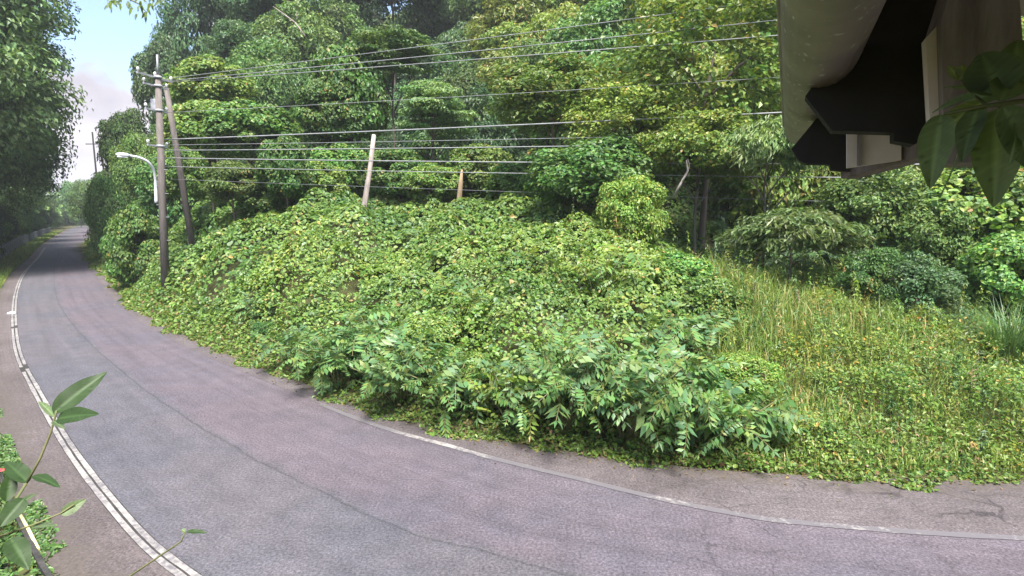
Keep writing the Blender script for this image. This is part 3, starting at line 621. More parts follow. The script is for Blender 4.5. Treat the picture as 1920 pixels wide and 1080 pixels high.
SUM = [(4, (.105, .20, .065)), (3, (.135, .23, .07)), (2, (.085, .175, .075)), (1, (.18, .245, .06))]
FRONDS = [frond_mesh('frond', s, SUM) for s in range(5)]
FRONDS_Y = [frond_mesh('frond', 50 + s, YELG) for s in range(3)]
for m_ in FRONDS + FRONDS_Y: m_.materials.append(M_leaf)
def feather_shrub(x, y, h, nf, seed, label, yellow=False, L=.72):
    r = random.Random(seed); g = hz(x, y); e = empty('feather_leaf_shrub', (x, y, g), label=label, cat='shrub', group='feather leaved shrubs along the pavement')
    ns = 4 + nf // 14; tips = []; st = MB()
    for i in range(ns):
        a = i * 2.399 + r.random(); sp = r.uniform(.15, .62) * h; hh = h * r.uniform(.45, .85); tip = Vector((math.cos(a) * sp, math.sin(a) * sp, hh))
        mid = tip * .5 + Vector((0, 0, .12 * h)); st.tube([(0, 0, -.1), mid, tip], [.022, .016, .008], 6); tips.append((mid, tip))
    link('stem', st.mesh('stem', True), M_stem, e)
    for k in range(nf):
        mid, tip = tips[k % ns]; b = mid.lerp(tip, -.25 + 1.25 * r.random()) + Vector((r.gauss(0, .12), r.gauss(0, .12), r.gauss(0, .1))) * h; a = r.uniform(0, 6.283)
        o = link('frond', r.choice(FRONDS_Y if yellow and r.random() < .6 else FRONDS), None, e); o.location = b
        o.rotation_euler = (r.uniform(-.6, .6), -r.uniform(-.5, .95), a); s = L * r.uniform(.55, 1.25); o.scale = (s, s * r.uniform(.8, 1.15), s * r.uniform(.6, 1.7))
shr = [  # pixel of the shrub's foot, height
    (640, 735, 1.45, 46, 'lush feather leaved shrub overhanging the pavement where the bank starts', 0), (560, 690, 1.0, 30, 'small feather leaved shrub at the kerb beside vine covered bank', 0),
    (745, 762, 1.65, 50, 'feather leaved shrub arching over a dark hollow at the pavement', 0), (850, 775, 1.5, 44, 'feather leaved shrub behind the faded white edge line', 0),
    (960, 800, 1.3, 40, 'feather leaved shrub mixed with yellowing stems near the white line', 1), (1060, 815, 1.75, 54, 'broad feather leaved shrub spreading over bare brown soil', 0),
    (1170, 830, 1.75, 54, 'feather leaved shrub with long drooping fronds over bare soil', 0), (1275, 842, 1.6, 50, 'blue green feather leaved shrub drooping to the pavement', 0),
    (1360, 845, 1.15, 34, 'feather leaved shrub bordering the grassy clearing', 0), (700, 668, 1.3, 36, 'feather leaved shrub standing up among the vines of the bank', 0),
    (880, 690, 1.3, 38, 'yellowish feather leaved shrub on the slope of the bank', 1), (1120, 690, 1.6, 44, 'yellow green feather leaved shrub rising on the bank', 1), (1000, 660, 1.2, 34, 'pale feather leaved shrub on the bank among vines', 1),
    (610, 702, 1.1, 34, 'feather leaved shrub squeezed behind the first overhanging one', 0), (485, 645, .9, 26, 'lowest feather leaved shrub beside the bare earth at the kerb', 0), (1260, 715, 1.5, 40, 'feather leaved shrub on the bank beside the clearing', 0), (800, 600, 1.1, 30, 'small feather leaved shrub high on the vine covered bank', 0)]
for i, (px, py, h, nf, lab, yl) in enumerate(shr):
    q = G(px, py); 
    for _ in range(12): q = G(px, py, hz(q.x, q.y))
    feather_shrub(q.x, q.y, h * 1.25, int(nf * 1.9), 300 + i, lab, bool(yl), .70)

for px_, py_, h_, kd_, lab_ in ((505, 655, .55, 'mid', 'low leafy bush at the kerb left of the feather shrubs'), (590, 650, .75, 'vine', 'broad leaved bush behind the first feather shrubs'), (675, 705, .7, 'mid', 'leafy bush between two feather shrubs over the dark hollow'), (810, 705, .8, 'vine', 'broad leaved bush rising among the feather shrubs'), (905, 745, .6, 'yel', 'yellowish leafy bush behind the faded white edge line'), (1015, 745, .75, 'mid', 'leafy bush tangled with the spreading feather shrub'),
        (1115, 770, .6, 'vine', 'broad leaved bush over the bare brown soil'), (1310, 790, .6, 'mid', 'leafy bush beside the blue green feather shrub'), (1390, 760, .6, 'yel', 'yellow green bush at the edge of the clearing'), (440, 620, .6, 'vine', 'vine covered bush at the kerb beside bare earth'), (360, 585, .6, 'mid', 'leafy bush at the kerb beside the utility pole')):
    q = G(px_, py_)
    for _ in range(12): q = G(px_, py_, hz(q.x, q.y))
    tree(kd_, q.x, q.y, q.z + h_ * .95, h_ * 1.05, h_, 'leafy_bush', lab_, cat='shrub', trunk=False)

# ------------------------------------------------------------------ particular trees
def T(*a, **k): tree_px(*a, **k)
T('big', 1330, 130, 24, 190, 170, 'broadleaf_tree', 'large yellow green tree behind the house gutter, widest crown of the slope')
T('big', 1180, 235, 23.5, 120, 95, 'broadleaf_tree', 'spreading yellow green tree with boughs hanging over the dark hollow')
T('yel', 1040, 185, 25, 105, 70, 'broadleaf_tree', 'flat topped yellow green tree just beyond the cables, left of the largest tree')
T('mid', 1120, 330, 22.5, 110, 75, 'broadleaf_tree', 'low leafy tree draped in vines at the edge of the dark hollow')
T('yel', 1180, 400, 20, 60, 70, 'broadleaf_tree', 'small yellow green sapling at the edge of the dark hollow')
T('yel', 1310, 280, 21.5, 95, 70, 'broadleaf_tree', 'bright green tree with bare pale branches over the dark hollow')
T('droop', 1440, 300, 20, 85, 80, 'drooping_tree', 'grey green tree with hanging leaves below the gutter end', cat='tree')
T('droop', 1485, 455, 18, 105, 70, 'drooping_tree', 'round grey green tree with hanging leaves standing in the dark hollow', cat='tree')
T('mid', 1640, 385, 20, 90, 85, 'broadleaf_tree', 'green tree below the timber beam of the house')
T('mid', 1640, 520, 16.5, 55, 60, 'broadleaf_tree', 'blue green young tree at the back of the clearing')
T('dark', 1720, 560, 16, 75, 75, 'evergreen_tree', 'dark bushy shrub at the back of the grassy clearing', cat='shrub')
T('vine', 1830, 420, 19, 130, 110, 'vine_covered_shrub', 'vine smothered shrub below the hanging leaves of the branch', cat='shrub')
T('vine', 1900, 520, 16, 80, 80, 'vine_covered_shrub', 'vine smothered shrub beside the green grass tuft', cat='shrub')
T('mid', 1760, 450, 18, 70, 80, 'broadleaf_tree', 'greyish green bush between clearing and vine smothered shrub', cat='shrub')
T('vine', 1325, 575, 15.5, 62, 55, 'vine_covered_shrub', 'vine covered hummock where the bank meets the grassy clearing', cat='shrub')
T('vine', 1265, 520, 17, 60, 45, 'vine_covered_shrub', 'vine covered hummock at the right end of the bank', cat='shrub')
for px_, py_, dp_, rx_, rz_, lab_ in ((590, 345, 30, 55, 42, 'vine covered hummock left of the bare leaning pole'), (640, 320, 32, 50, 48, 'taller vine covered hummock behind the bare leaning pole'), (745, 330, 31, 58, 48, 'vine covered hummock right of the bare leaning pole'), (810, 345, 29.5, 48, 36, 'vine covered hummock beside the tan stump'),
        (900, 325, 31, 60, 50, 'vine covered hummock behind the tan stump'), (985, 345, 29, 58, 45, 'vine covered hummock between the stump and the low leafy tree'), (1060, 385, 26, 60, 45, 'vine covered hummock before the low leafy tree'), (500, 370, 29, 45, 38, 'vine covered hummock before the narrow vine column')):
    T('vine', px_, py_, dp_, rx_, rz_, 'vine_covered_shrub', lab_, cat='shrub')
T('dark', 735, -25, 58, 85, 90, 'evergreen_tree', 'dark ridge tree over the layered tree beside the upper cables')
T('dark', 440, -15, 66, 70, 95, 'evergreen_tree', 'dark ridge tree left of the bleached dead branch')
T('dark', 505, -30, 60, 75, 90, 'evergreen_tree', 'dark ridge tree above the bleached dead branch')
T('vine', 655, 185, 33, 60, 95, 'vine_covered_tree', 'tall vine hung tree bright against the dark forest')
T('layer', 735, 105, 34, 75, 55, 'layered_tree', 'yellow tinted tree with layered boughs crossed by the upper cables')
T('layer', 810, 215, 32, 70, 65, 'layered_tree', 'pale tree with layered boughs in front of a dark hollow')
T('vine', 620, 215, 32, 55, 60, 'vine_covered_tree', 'vine draped lower tree beside the tall vine hung one')
T('vine', 535, 320, 28, 45, 62, 'vine_covered_shrub', 'narrow vine covered column beside the bare leaning pole', cat='shrub')
T('vine', 435, 345, 28, 42, 40, 'vine_covered_shrub', 'low vine covered mound beside the leaning brace pole', cat='shrub')
T('vine', 470, 250, 33, 75, 55, 'vine_covered_tree', 'broad vine covered tree right of the utility pole')
T('vine', 390, 250, 33, 62, 55, 'vine_covered_tree', 'vine covered tree close behind the brace pole')
T('vine', 400, 165, 38, 62, 50, 'vine_covered_tree', 'vine covered tree beside the crossarm of the utility pole')
T('vine', 345, 330, 29.5, 38, 50, 'vine_covered_shrub', 'vine covered mound between the two poles', cat='shrub')
T('vine', 258, 470, 33, 46, 75, 'vine_covered_shrub', 'vine covered shrub under the street light', cat='shrub')
T('mid', 215, 410, 50, 38, 80, 'roadside_bush', 'dense dark bush at the bend under the lamp arm', cat='shrub')
T('mid', 198, 390, 74, 28, 65, 'roadside_bush', 'leafy bush further along the road beyond the lamp', cat='shrub')
T('yel', 184, 405, 100, 16, 40, 'roadside_bush', 'yellowish bush at the far turn of the road', cat='shrub')
T('mid', 262, 320, 42, 42, 70, 'broadleaf_tree', 'tree behind the street light column')
T('mid', 240, 280, 60, 40, 75, 'broadleaf_tree', 'tree on the skyline above the lamp head')
T('dark', 315, 190, 62, 50, 100, 'evergreen_tree', 'dark skyline tree behind the top of the utility pole')
T('dark', 368, 60, 66, 55, 120, 'evergreen_tree', 'tallest dark skyline tree above the utility pole')
T('mid', 210, 350, 85, 24, 36, 'broadleaf_tree', 'hazy skyline tree beyond the distant pole')
T('mid', 165, 375, 130, 26, 42, 'broadleaf_tree', 'pale far tree at the end of the road')
T('mid', 135, 395, 210, 30, 55, 'broadleaf_tree', 'faint far tree closing the valley')
T('mid', 150, 405, 180, 14, 18, 'roadside_bush', 'small bright bush where the road disappears', cat='shrub')

# forest on the left of the road: rows beside the fence, leaning out over the verge
def left_forest():
    r = random.Random(21); pl = resample(NP[::-1], 1.0); s0 = int(np.argmin(np.abs(pl[:, 1] - 40)))
    tt = np.gradient(pl, axis=0); tt /= np.linalg.norm(tt, axis=1)[:, None]; nn = np.stack([-tt[:, 1], tt[:, 0]], 1)
    if nn[s0][0] > 0: nn = -nn
    words = ['massive dark tree at the near end of the fence', 'tall dark tree behind the first fence panels', 'dark leafy tree leaning over the fence toward the road', 'dense tree shading the middle of the fence', 'tall tree edging the strip of sky', 'dark tree rising behind the far fence panels', 'slender dark tree beyond the fence end', 'hazy tree where the road narrows', 'small far tree at the road end', 'faint farthest tree of the roadside row']
    k = s0; i = 0
    while i < len(words) and k < len(pl) - 2:
        off = r.uniform(7.0, 8.5); x, y = pl[k] + nn[k] * off; R = r.uniform(6.2, 7.2) - 2.6 * smooth(60, 110, y); top = 33 - 11 * smooth(50, 120, y) + r.uniform(-2, 2); g = hz(x, y); L = -nn[k] * (4.2 if i < 4 else 1.2)
        tree('tall', x, y, g + top * .56, R, top * .44 / 2.1, 'forest_tree', words[i], group='forest left of the road', lean=(L[0], L[1]))
        off = r.uniform(4.9, 5.6); x2, y2 = pl[k + 3] + nn[k + 3] * off; tree('mid' if i % 2 else 'dark', x2, y2, hz(x2, y2) + 2.4, 2.6, 3.0, 'forest_shrub', ['rounded', 'spreading', 'dense', 'ragged', 'pale'][i % 5] + ' understorey bush under the ' + words[i].split(' at ')[0].split(' behind ')[0].split(' leaning ')[0].split(' shading ')[0].split(' edging ')[0].split(' rising ')[0].split(' beyond ')[0].split(' where ')[0] + ' by the fence', cat='shrub', group='forest left of the road')
        off = r.uniform(13, 16); x3, y3 = pl[k + 2] + nn[k + 2] * off; tree('tall', x3, y3, hz(x3, y3) + 15, 5.5, 5.6, 'forest_tree', 'dark tree of the second row, deeper behind the fence', group='forest left of the road')
        k += int(7 + i * 2.6); i += 1
left_forest()

# ------------------------------------------------------------------ tall grass tufts in the clearing
def tuft(px, py, n, h, seed, lab):
    q = G(px, py)
    for _ in range(12): q = G(px, py, hz(q.x, q.y))
    r = np.random.default_rng(seed); a = r.random(n) * 6.28; rad = .28 * np.sqrt(r.random(n)); p = np.stack([np.cos(a) * rad, np.sin(a) * rad, -.05 + 0 * a], 1)
    o = link('grass_tuft', blades('grass_tuft', p, 1.35 * h * (.5 + .6 * r.random(n)), .013, .75, pal(n, [(4, (.085, .17, .06)), (2, (.12, .2, .08)), (1, (.18, .22, .09))], r), r), M_leaf, label=lab, cat='grass', group='tall grass tufts'); o.location = q
tuft(1885, 700, 420, 1.5, 1, 'tall arching green grass tuft beside the vine smothered shrub'); tuft(1800, 640, 360, 1.3, 2, 'green grass tuft at the back of the clearing'); tuft(1700, 610, 260, 1.0, 3, 'thin grass tuft before the dark bushy shrub'); tuft(1915, 640, 380, 1.5, 4, 'broad grass tuft under the vine slope'); tuft(1540, 600, 240, 1.1, 5, 'pale reed like tuft under the hanging leaf tree')
def dry_stalk(px, py, h, seed, lab, mat=None):
    q = G(px, py)
    for _ in range(12): q = G(px, py, hz(q.x, q.y))
    r = random.Random(seed); m = MB(); t = Vector((r.uniform(-.12, .12), r.uniform(-.1, .1), h)); m.tube([(0, 0, -.1), t * .5 + Vector((.02, 0, 0)), t], [.012, .010, .006], 5)
    for k in range(7):
        b = t * (.45 + .08 * k); a = r.uniform(0, 6.28); m.tube([b, b + Vector((math.cos(a) * .09, math.sin(a) * .09, .05))], [.006, .014], 4)
    o = link('dry_stalk', m.mesh('dry_stalk'), M_tan, label=lab, cat='plant', group='dry stalks in the clearing'); o.location = q
for i, (px, py, h) in enumerate([(1425, 790, 1.0), (1428, 640, .9), (1490, 610, 1.0), (1560, 620, .9), (1690, 700, 1.1), (1815, 770, .9), (1880, 740, .8), (1605, 730, .8), (880, 700, 1.0), (1655, 640, .9), (1510, 620, .8), (1750, 690, .9)]):
    dry_stalk(px, py, h, i, 'dry brown seed stalk standing among the green weeds')

# ------------------------------------------------------------------ bare stumps
q0 = P(683, 385, 27); q1 = P(701, 253, 27.3); m = MB(); m.tube([q0 + Vector((0, 0, -1)), q0, q0.lerp(q1, .5) + Vector((.04, 0, 0)), q1], [.15, .14, .12, .10], 10)
link('bare_pole', m.mesh('bare_pole', True), M_dead, label='pale bare leaning pole sticking out of the vines', cat='pole')
q0 = P(860, 385, 26.5); q1 = P(866, 318, 26.5); m = MB(); m.tube([q0 + Vector((0, 0, -1)), q0, q0.lerp(q1, .6), q1], [.15, .14, .11, .05], 9)
link('tree_stump', m.mesh('tree_stump', True), M_tan, label='short tan broken tree stump above the vines', cat='stump')
def dead_branch(pts, rad, lab):
    m = MB(); P3 = [P(*p) for p in pts]; m.tube(P3, rad, 6)
    for i in range(1, len(P3) - 1):
        e = P3[i] + Vector((.5 - i * .3, -.2, .55)) * (1.1 if i % 2 else .7); m.tube([P3[i], P3[i].lerp(e, .5) + Vector((.06, 0, 0)), e], [rad[i] * .6, rad[i] * .4, .008], 5)
    link('dead_branch', m.mesh('dead_branch', True), M_dead, label=lab, cat='branch')
dead_branch([(572, 68, 36), (553, 42, 36), (530, 25, 35.8), (512, 12, 35.6)], [.06, .05, .035, .015], 'bleached dead branch high in the forest above the cables')
dead_branch([(1262, 370, 20), (1276, 345, 19.8), (1290, 320, 19.7), (1287, 300, 19.6)], [.05, .045, .035, .02], 'pale bare forked branch hanging at the dark hollow')

# ------------------------------------------------------------------ utility poles, lamp, cables
def bolt_band(m, c, r, h): m.tube([c + Vector((0, 0, -h)), c + Vector((0, 0, h))], [r, r], 14)
base = P(306, 548, 27.0); PX, PY = base.x, base.y; gz = hz(PX, PY)
top_z = P(305, 118, 27.0).z; pole = empty('utility_pole', (PX + .12, PY, gz), label='tall grey concrete utility pole carrying the cables and street light', cat='utility pole')
pole.rotation_euler = (0, math.radians(2.6), 0); hgt = top_z - gz; m = MB(); m.tube([(0, 0, -.8), (0, 0, hgt * .5), (0, 0, hgt - .9)], [.20, .165, .125], 14); link('shaft', m.mesh('shaft', True), M_pole, pole)
m = MB(); m.tube([(0, 0, hgt - .9), (0, 0, hgt)], [.05, .04], 8); link('top_pin', m.mesh('top_pin', True), M_steel, pole)
RIGHT = Vector((30, 15.5, 0)); wd = (RIGHT - Vector((PX, PY, 0))).normalized(); cross = Vector((-wd.y, wd.x, 0))
arms = []
def zpx(y, dp=27.0): return P(305, y, dp).z - gz
for (yp, L, off) in ((157, 1.9, 0), (172, 1.3, 0), (215, 1.2, .25), (278, 1.1, .3)):
    z = zpx(yp); a_ = cross * (-L / 2 - off * 0) ; m = MB(); m.beam(Vector((0, 0, z)) - cross * L / 2 - wd * .16, Vector((0, 0, z)) + cross * L / 2 - wd * .16, .08, .08); link('crossarm', m.mesh('crossarm'), M_steel, pole); arms.append((z, L))
    m = MB(); bolt_band(m, Vector((0, 0, z)), .17, .05); link('band', m.mesh('band', True), M_steel, pole)
    for s in (-.47, 0.0, .47):
        if s == 0 and yp > 160: continue
        c0 = Vector((0, 0, z + .04)) + cross * L * s - wd * .16; m = MB(); m.tube([c0, c0 + Vector((0, 0, .05)), c0 + Vector((0, 0, .07)), c0 + Vector((0, 0, .12)), c0 + Vector((0, 0, .14)), c0 + Vector((0, 0, .2))], [.03, .03, .075, .06, .075, .03], 10); link('insulator', m.mesh('insulator', True), M_porc, pole)
for k in range(9):
    z = 2.2 + k * .55; s = 1 if k % 2 else -1; m = MB(); m.tube([wd * .1 * s + Vector((0, 0, z)), wd * .36 * s + Vector((0, 0, z))], .012, 5); link('step_bolt', m.mesh('step_bolt'), M_steel, pole)
m = MB(); m.box((-.24 * wd.x, -.24 * wd.y, zpx(205)), (.13, .13, .25)); link('switch_box', m.mesh('switch_box', bevel=.02), M_steel, pole)
# brace
b0 = P(357, 436, 29.0); b0.z = hz(b0.x, b0.y) - .5; b1 = P(312, 165, 27.2)
b0l = P(357, 436, 28.6); dirb = (b1 - b0l).normalized(); foot = b0l - dirb * 1.6
m = MB(); m.tube([foot, b0l.lerp(b1, .5), b1], [.17, .15, .115], 12); link('brace_pole', m.mesh('brace_pole', True), M_pole, label='slanting brace pole leaning against the utility pole', cat='pole')
# street light
lamp = empty('street_light', P(293, 360, 26.8), label='white curved street light arm bolted to the utility pole', cat='street light')
L0 = lamp.location.copy(); pts = [P(293, 381, 26.75), P(292, 350, 26.7), P(289, 322, 26.5), P(279, 305, 26.2), P(262, 296, 25.9), P(243, 292, 25.6)]
pts = [p - L0 for p in pts]; cp = []
pp = [np.array(p) for p in pts]
def crom3(pts, n=6):
    pts = [2 * pts[0] - pts[1]] + list(pts) + [2 * pts[-1] - pts[-2]]; out = []
    for i in range(1, len(pts) - 2):
        for k in range(n):
            t = k / n; p0, p1, p2, p3 = pts[i - 1:i + 3]; out.append(.5 * (2 * p1 + (p2 - p0) * t + (2 * p0 - 5 * p1 + 4 * p2 - p3) * t * t + (3 * p1 - 3 * p2 + p3 - p0) * t**3))
    out.append(pts[-2]); return out
cc = crom3(pp); m = MB(); m.tube(cc, [.075] * 8 + [.06] * (len(cc) - 8), 10); link('arm', m.mesh('arm', True), M_lamp, lamp)
h0 = Vector(pts[-1]); h1 = P(217, 289, 25.2) - L0; m = MB(); dv = (h1 - h0); m.tube([h0 - dv * .05, h0 + dv * .2, h0 + dv * .6, h1], [.06, .10, .11, .05], 10); head = link('lamp_head', m.mesh('lamp_head', True), M_lamp, lamp)
m = MB(); m.box((h0 + dv * .55) - Vector((0, 0, .09)), (.2, .07, .03), Matrix.Rotation(math.atan2(dv.y, dv.x), 3, 'Z')); link('lens', m.mesh('lens', bevel=.01), M_porc, head)
for yp in (345, 372):
    a = P(293, yp, 26.75) - L0; b = P(303, yp, 26.95) - L0; m = MB(); m.beam(a, b, .06, .06); link('bracket', m.mesh('bracket'), M_steel, lamp)
# pole out of view to the right that the cables run to
gr = hz(RIGHT.x, RIGHT.y); p2 = empty('utility_pole', (RIGHT.x, RIGHT.y, gr), label='utility pole at the right end of the cables', cat='utility pole')
m = MB(); m.tube([(0, 0, -.8), (0, 0, 13.5 - gr)], [.19, .12], 12); link('shaft', m.mesh('shaft', True), M_pole, p2)
def wire(a, b, rad, sag, lab):
    n = 28; m = MB(); pts = [a.lerp(b, i / n) - Vector((0, 0, sag * 4 * (i / n) * (1 - i / n))) for i in range(n + 1)]; m.tube(pts, rad, 6)
    link('cable', m.mesh('cable', True), M_wire, label=lab, cat='cable', group='cables strung from the utility pole')
def W(x0, y0, x1, y1, rad, lab, c=0.0, sag=.12):
    """from the pole at pixel (x0,y0) towards (x1,y1), carried on to the right-hand pole; c is the offset across the line"""
    a = P(x0, y0, 27.0); tgt = RIGHT + cross * c; r_ = ray(x1, y1)
    # plane through a and tgt (vertical); the sight line meets it where the cable passes
    h = Vector((tgt.x - a.x, tgt.y - a.y, 0)); n = Vector((-h.y, h.x, 0)); t = (a - CAM).dot(n) / r_.dot(n); q = CAM + r_ * t
    s = h.length / Vector((q.x - a.x, q.y - a.y, 0)).length; wire(a, a + (q - a) * s, rad, sag, lab)
W(292, 150, 1430, -4, .014, 'uppermost thin cable from the end of the top crossarm', .7)
W(303, 153, 1430, 34, .017, 'second thin cable from the middle of the top crossarm', 0)
W(316, 154, 1430, 62, .017, 'third thin cable from the outer end of the top crossarm', -.7)
W(296, 212, 1440, 140, .010, 'faint thin cable from the middle bracket', .3)
W(300, 262, 1440, 206, .028, 'thick bundled cable above the other low cables', .2)
W(300, 272, 1440, 244, .011, 'thin low cable under the thick bundle', .1)
W(300, 282, 1440, 262, .021, 'pale low cable, third under the street light bracket', 0)
W(300, 296, 1440, 301, .024, 'pale thick cable sloping down toward the house', -.1)
W(300, 312, 1440, 325, .016, 'lowest clear cable sloping down toward the house', -.2)
W(300, 335, 1440, 368, .006, 'hair thin cable in front of the dark hollow', -.3)
# distant pole
dp = P(181, 330, 95); g_ = hz(dp.x, dp.y); tp = P(181, 249, 95); far = empty('distant_pole', (dp.x, dp.y, g_), label='thin distant utility pole against the cloud', cat='utility pole')
m = MB(); m.tube([(0, 0, -1), (0, 0, tp.z - g_)], [.17, .12], 8); link('shaft', m.mesh('shaft', True), M_black, far)
m = MB(); z = P(187, 271, 95).z - g_; m.beam((-1.3, .0, z), (.6, .0, z), .12, .14); link('crossarm', m.mesh('crossarm'), M_black, far)
m = MB(); m.tube([P(194, 315, 95) - Vector((0, 0, 3)), P(194, 315, 95), P(187, 268, 95)], [.16, .15, .1], 8); link('distant_brace', m.mesh('distant_brace', True), M_black, label='slanting brace of the distant pole', cat='pole')

# ------------------------------------------------------------------ fence on the left
def fence():
    a0 = Vector((-58, 50, 0)); e = empty('roadside_fence', (a0.x, a0.y, hz(a0.x, a0.y)), label='grey metal fence with upright bars left of the road', cat='fence'); o = e.location.copy()
    pl = offset(NP, -2.6); pl = pl[::-1]; pl = resample(pl, 2.6); pl = pl[(pl[:, 1] > 52) & (pl[:, 1] < 135)]
    if True:
        for i in range(len(pl) - 1):
            a = Vector((*pl[i], hz(*pl[i]))) - o; b = Vector((*pl[i + 1], hz(*pl[i + 1]))) - o
            m = MB(); m.box(a + Vector((0, 0, .65)), (.05, .05, .75)); link('post', m.mesh('post'), M_fence, e)
            p_ = MB(); p_.beam(a + Vector((0, 0, 1.2)), b + Vector((0, 0, 1.2)), .05, .06); p_.beam(a + Vector((0, 0, .15)), b + Vector((0, 0, .15)), .05, .06)
            for k in range(1, 12): c_ = a.lerp(b, k / 12); p_.box(c_ + Vector((0, 0, .67)), (.045, .012, .5), Matrix.Rotation(math.atan2((b - a).y, (b - a).x), 3, 'Z'))
            link('panel', p_.mesh('panel'), M_fence, e)
fence()
def left_verge():
    r = np.random.default_rng(75); n = 52000; pl = resample(NP, .1); pl = pl[(pl[:, 1] < 140) & (pl[:, 0] < -17)]; dd = np.linalg.norm(pl, axis=1); k = r.choice(len(pl), n, p=(1 / dd ** .9) / (1 / dd ** .9).sum())
    tt = np.gradient(pl, axis=0); tt /= np.linalg.norm(tt, axis=1)[:, None]; nn = np.stack([tt[:, 1], -tt[:, 0]], 1); o = .75 + 5.5 * r.random(n) ** 1.3
    xy = pl[k] + nn[k] * o[:, None]; m = len(xy); c_ = pal(m, [(4, (.12, .19, .035)), (3, (.17, .22, .05)), (1, (.25, .24, .08)), (2, (.08, .14, .04))], r)
    link('verge_grass', blades('verge_grass', np.stack([xy[:, 0], xy[:, 1], height(xy[:, 0], xy[:, 1]) - .02], 1), (.18 + .3 * r.random(m)) * (1 + .3 * smooth(3, 5, o)), .012 * np.maximum(1, dd[k] / 30), .5, c_, r), M_leaf, kind='stuff', label='grass verge left of the road before the fence', cat='grass')
left_verge()

# ------------------------------------------------------------------ bottom-left corner: drain, weeds, stones
dl = offset(NP, -1.2); k_ = (dl[:, 0] < -4.5) & (dl[:, 0] > -13); dl = dl[k_]
m = MB()
for s in (-.16, .16):
    q = offset(dl, s); 
    for a, b in zip(q[:-1], q[1:]): m.beam((*a, .0), (*b, .0), .06, .16)
link('drain_channel', m.mesh('drain_channel'), M_stone, label='dark narrow concrete drain half hidden by weeds', cat='drain')
def corner():
    r = np.random.default_rng(76); n = 60000; pl = resample(NP, .05); pl = pl[(pl[:, 0] < -3.2) & (pl[:, 0] > -20)]; k = r.choice(len(pl), n)
    tt = np.gradient(pl, axis=0); tt /= np.linalg.norm(tt, axis=1)[:, None]; nn = np.stack([tt[:, 1], -tt[:, 0]], 1); o = .72 + 2.4 * r.random(n)
    xy = pl[k] + nn[k] * o[:, None]; den = fbm(xy[:, 0] * 1.1 + 7, xy[:, 1] * 1.1, 2); keep = (r.random(n) < smooth(.12, .45, den - .30 + .6 * smooth(.75, 1.35, o))) & ~((np.abs(o - 1.2) < .14) & (r.random(n) < .75)); xy = xy[keep]; o = o[keep]; den = den[keep]; m_ = len(xy)
    z = height(xy[:, 0], xy[:, 1]) + r.random(m_) ** .7 * (.06 + 1.1 * smooth(1.0, 1.9, o) * den)
    c_ = pal(m_, [(4, (.08, .16, .045)), (3, (.11, .2, .06)), (2, (.055, .115, .04)), (1, (.15, .21, .06))], r)
    link('corner_weeds', leaves('corner_weeds', np.stack([xy[:, 0], xy[:, 1], z], 1), r.normal(size=(m_, 3)) * .55 + np.array([.15, -.1, .8]), .06 + .07 * r.random(m_), c_, r, 'ovate', .55, .4), M_leaf, kind='stuff', label='leafy weeds beside the drain at the near roadside', cat='weeds')
    # crumbs of stone
    mm = MB(); R_ = random.Random(3)
    for i in range(150):
        j = R_.randrange(len(pl)); q = pl[j] + nn[j] * (R_.uniform(.7, 1.6)); s = R_.uniform(.012, .04); v = [Vector((*q, .01)) + Vector((R_.uniform(-1, 1), R_.uniform(-1, 1), R_.uniform(-.5, .8))) * s for _ in range(4)]; mm.add(v, [(0, 1, 2), (0, 2, 3), (0, 3, 1), (1, 3, 2)])
    link('gravel', mm.mesh('gravel'), M_pebble, kind='stuff', label='loose stones on the brown roadside strip', cat='gravel')
corner()
a, b = G(38, 965, .1), G(72, 1030, .05); m = MB(); m.tube([a, a.lerp(b, .5) + Vector((0, 0, .02)), b], .022, 6); link('dry_cane', m.mesh('dry_cane', True), mat_noise('cane', (.5, .45, .2), (.65, .6, .32), 6, .6, .1), label='pale yellow cane lying in the weeds by the drain', cat='cane')
M_red = mat_noise('red_petal', (.6, .03, .05), (.8, .08, .08), 9, .5, 0)
q = G(1, 884, .45); m = MB()
for k in range(5):
    a = k * 1.2566; d = Vector((math.cos(a), math.sin(a), .35)); s = Vector((-math.sin(a), math.cos(a), 0)); m.add([q, q + d * .05 + s * .03, q + d * .09, q + d * .05 - s * .03], [(0, 1, 2, 3)])
fl_ = empty('red_flower', (q.x, q.y, hz(q.x, q.y)), label='small red flower among the weeds by the drain', cat='flower')
me = m.mesh('petals'); me.transform(Matrix.Translation(-fl_.location)); link('petals', me, M_red, fl_)
m = MB(); m.tube([(0, 0, 0), Vector(q) - fl_.location], .006, 5); link('stem', m.mesh('stem'), M_stem, fl_)

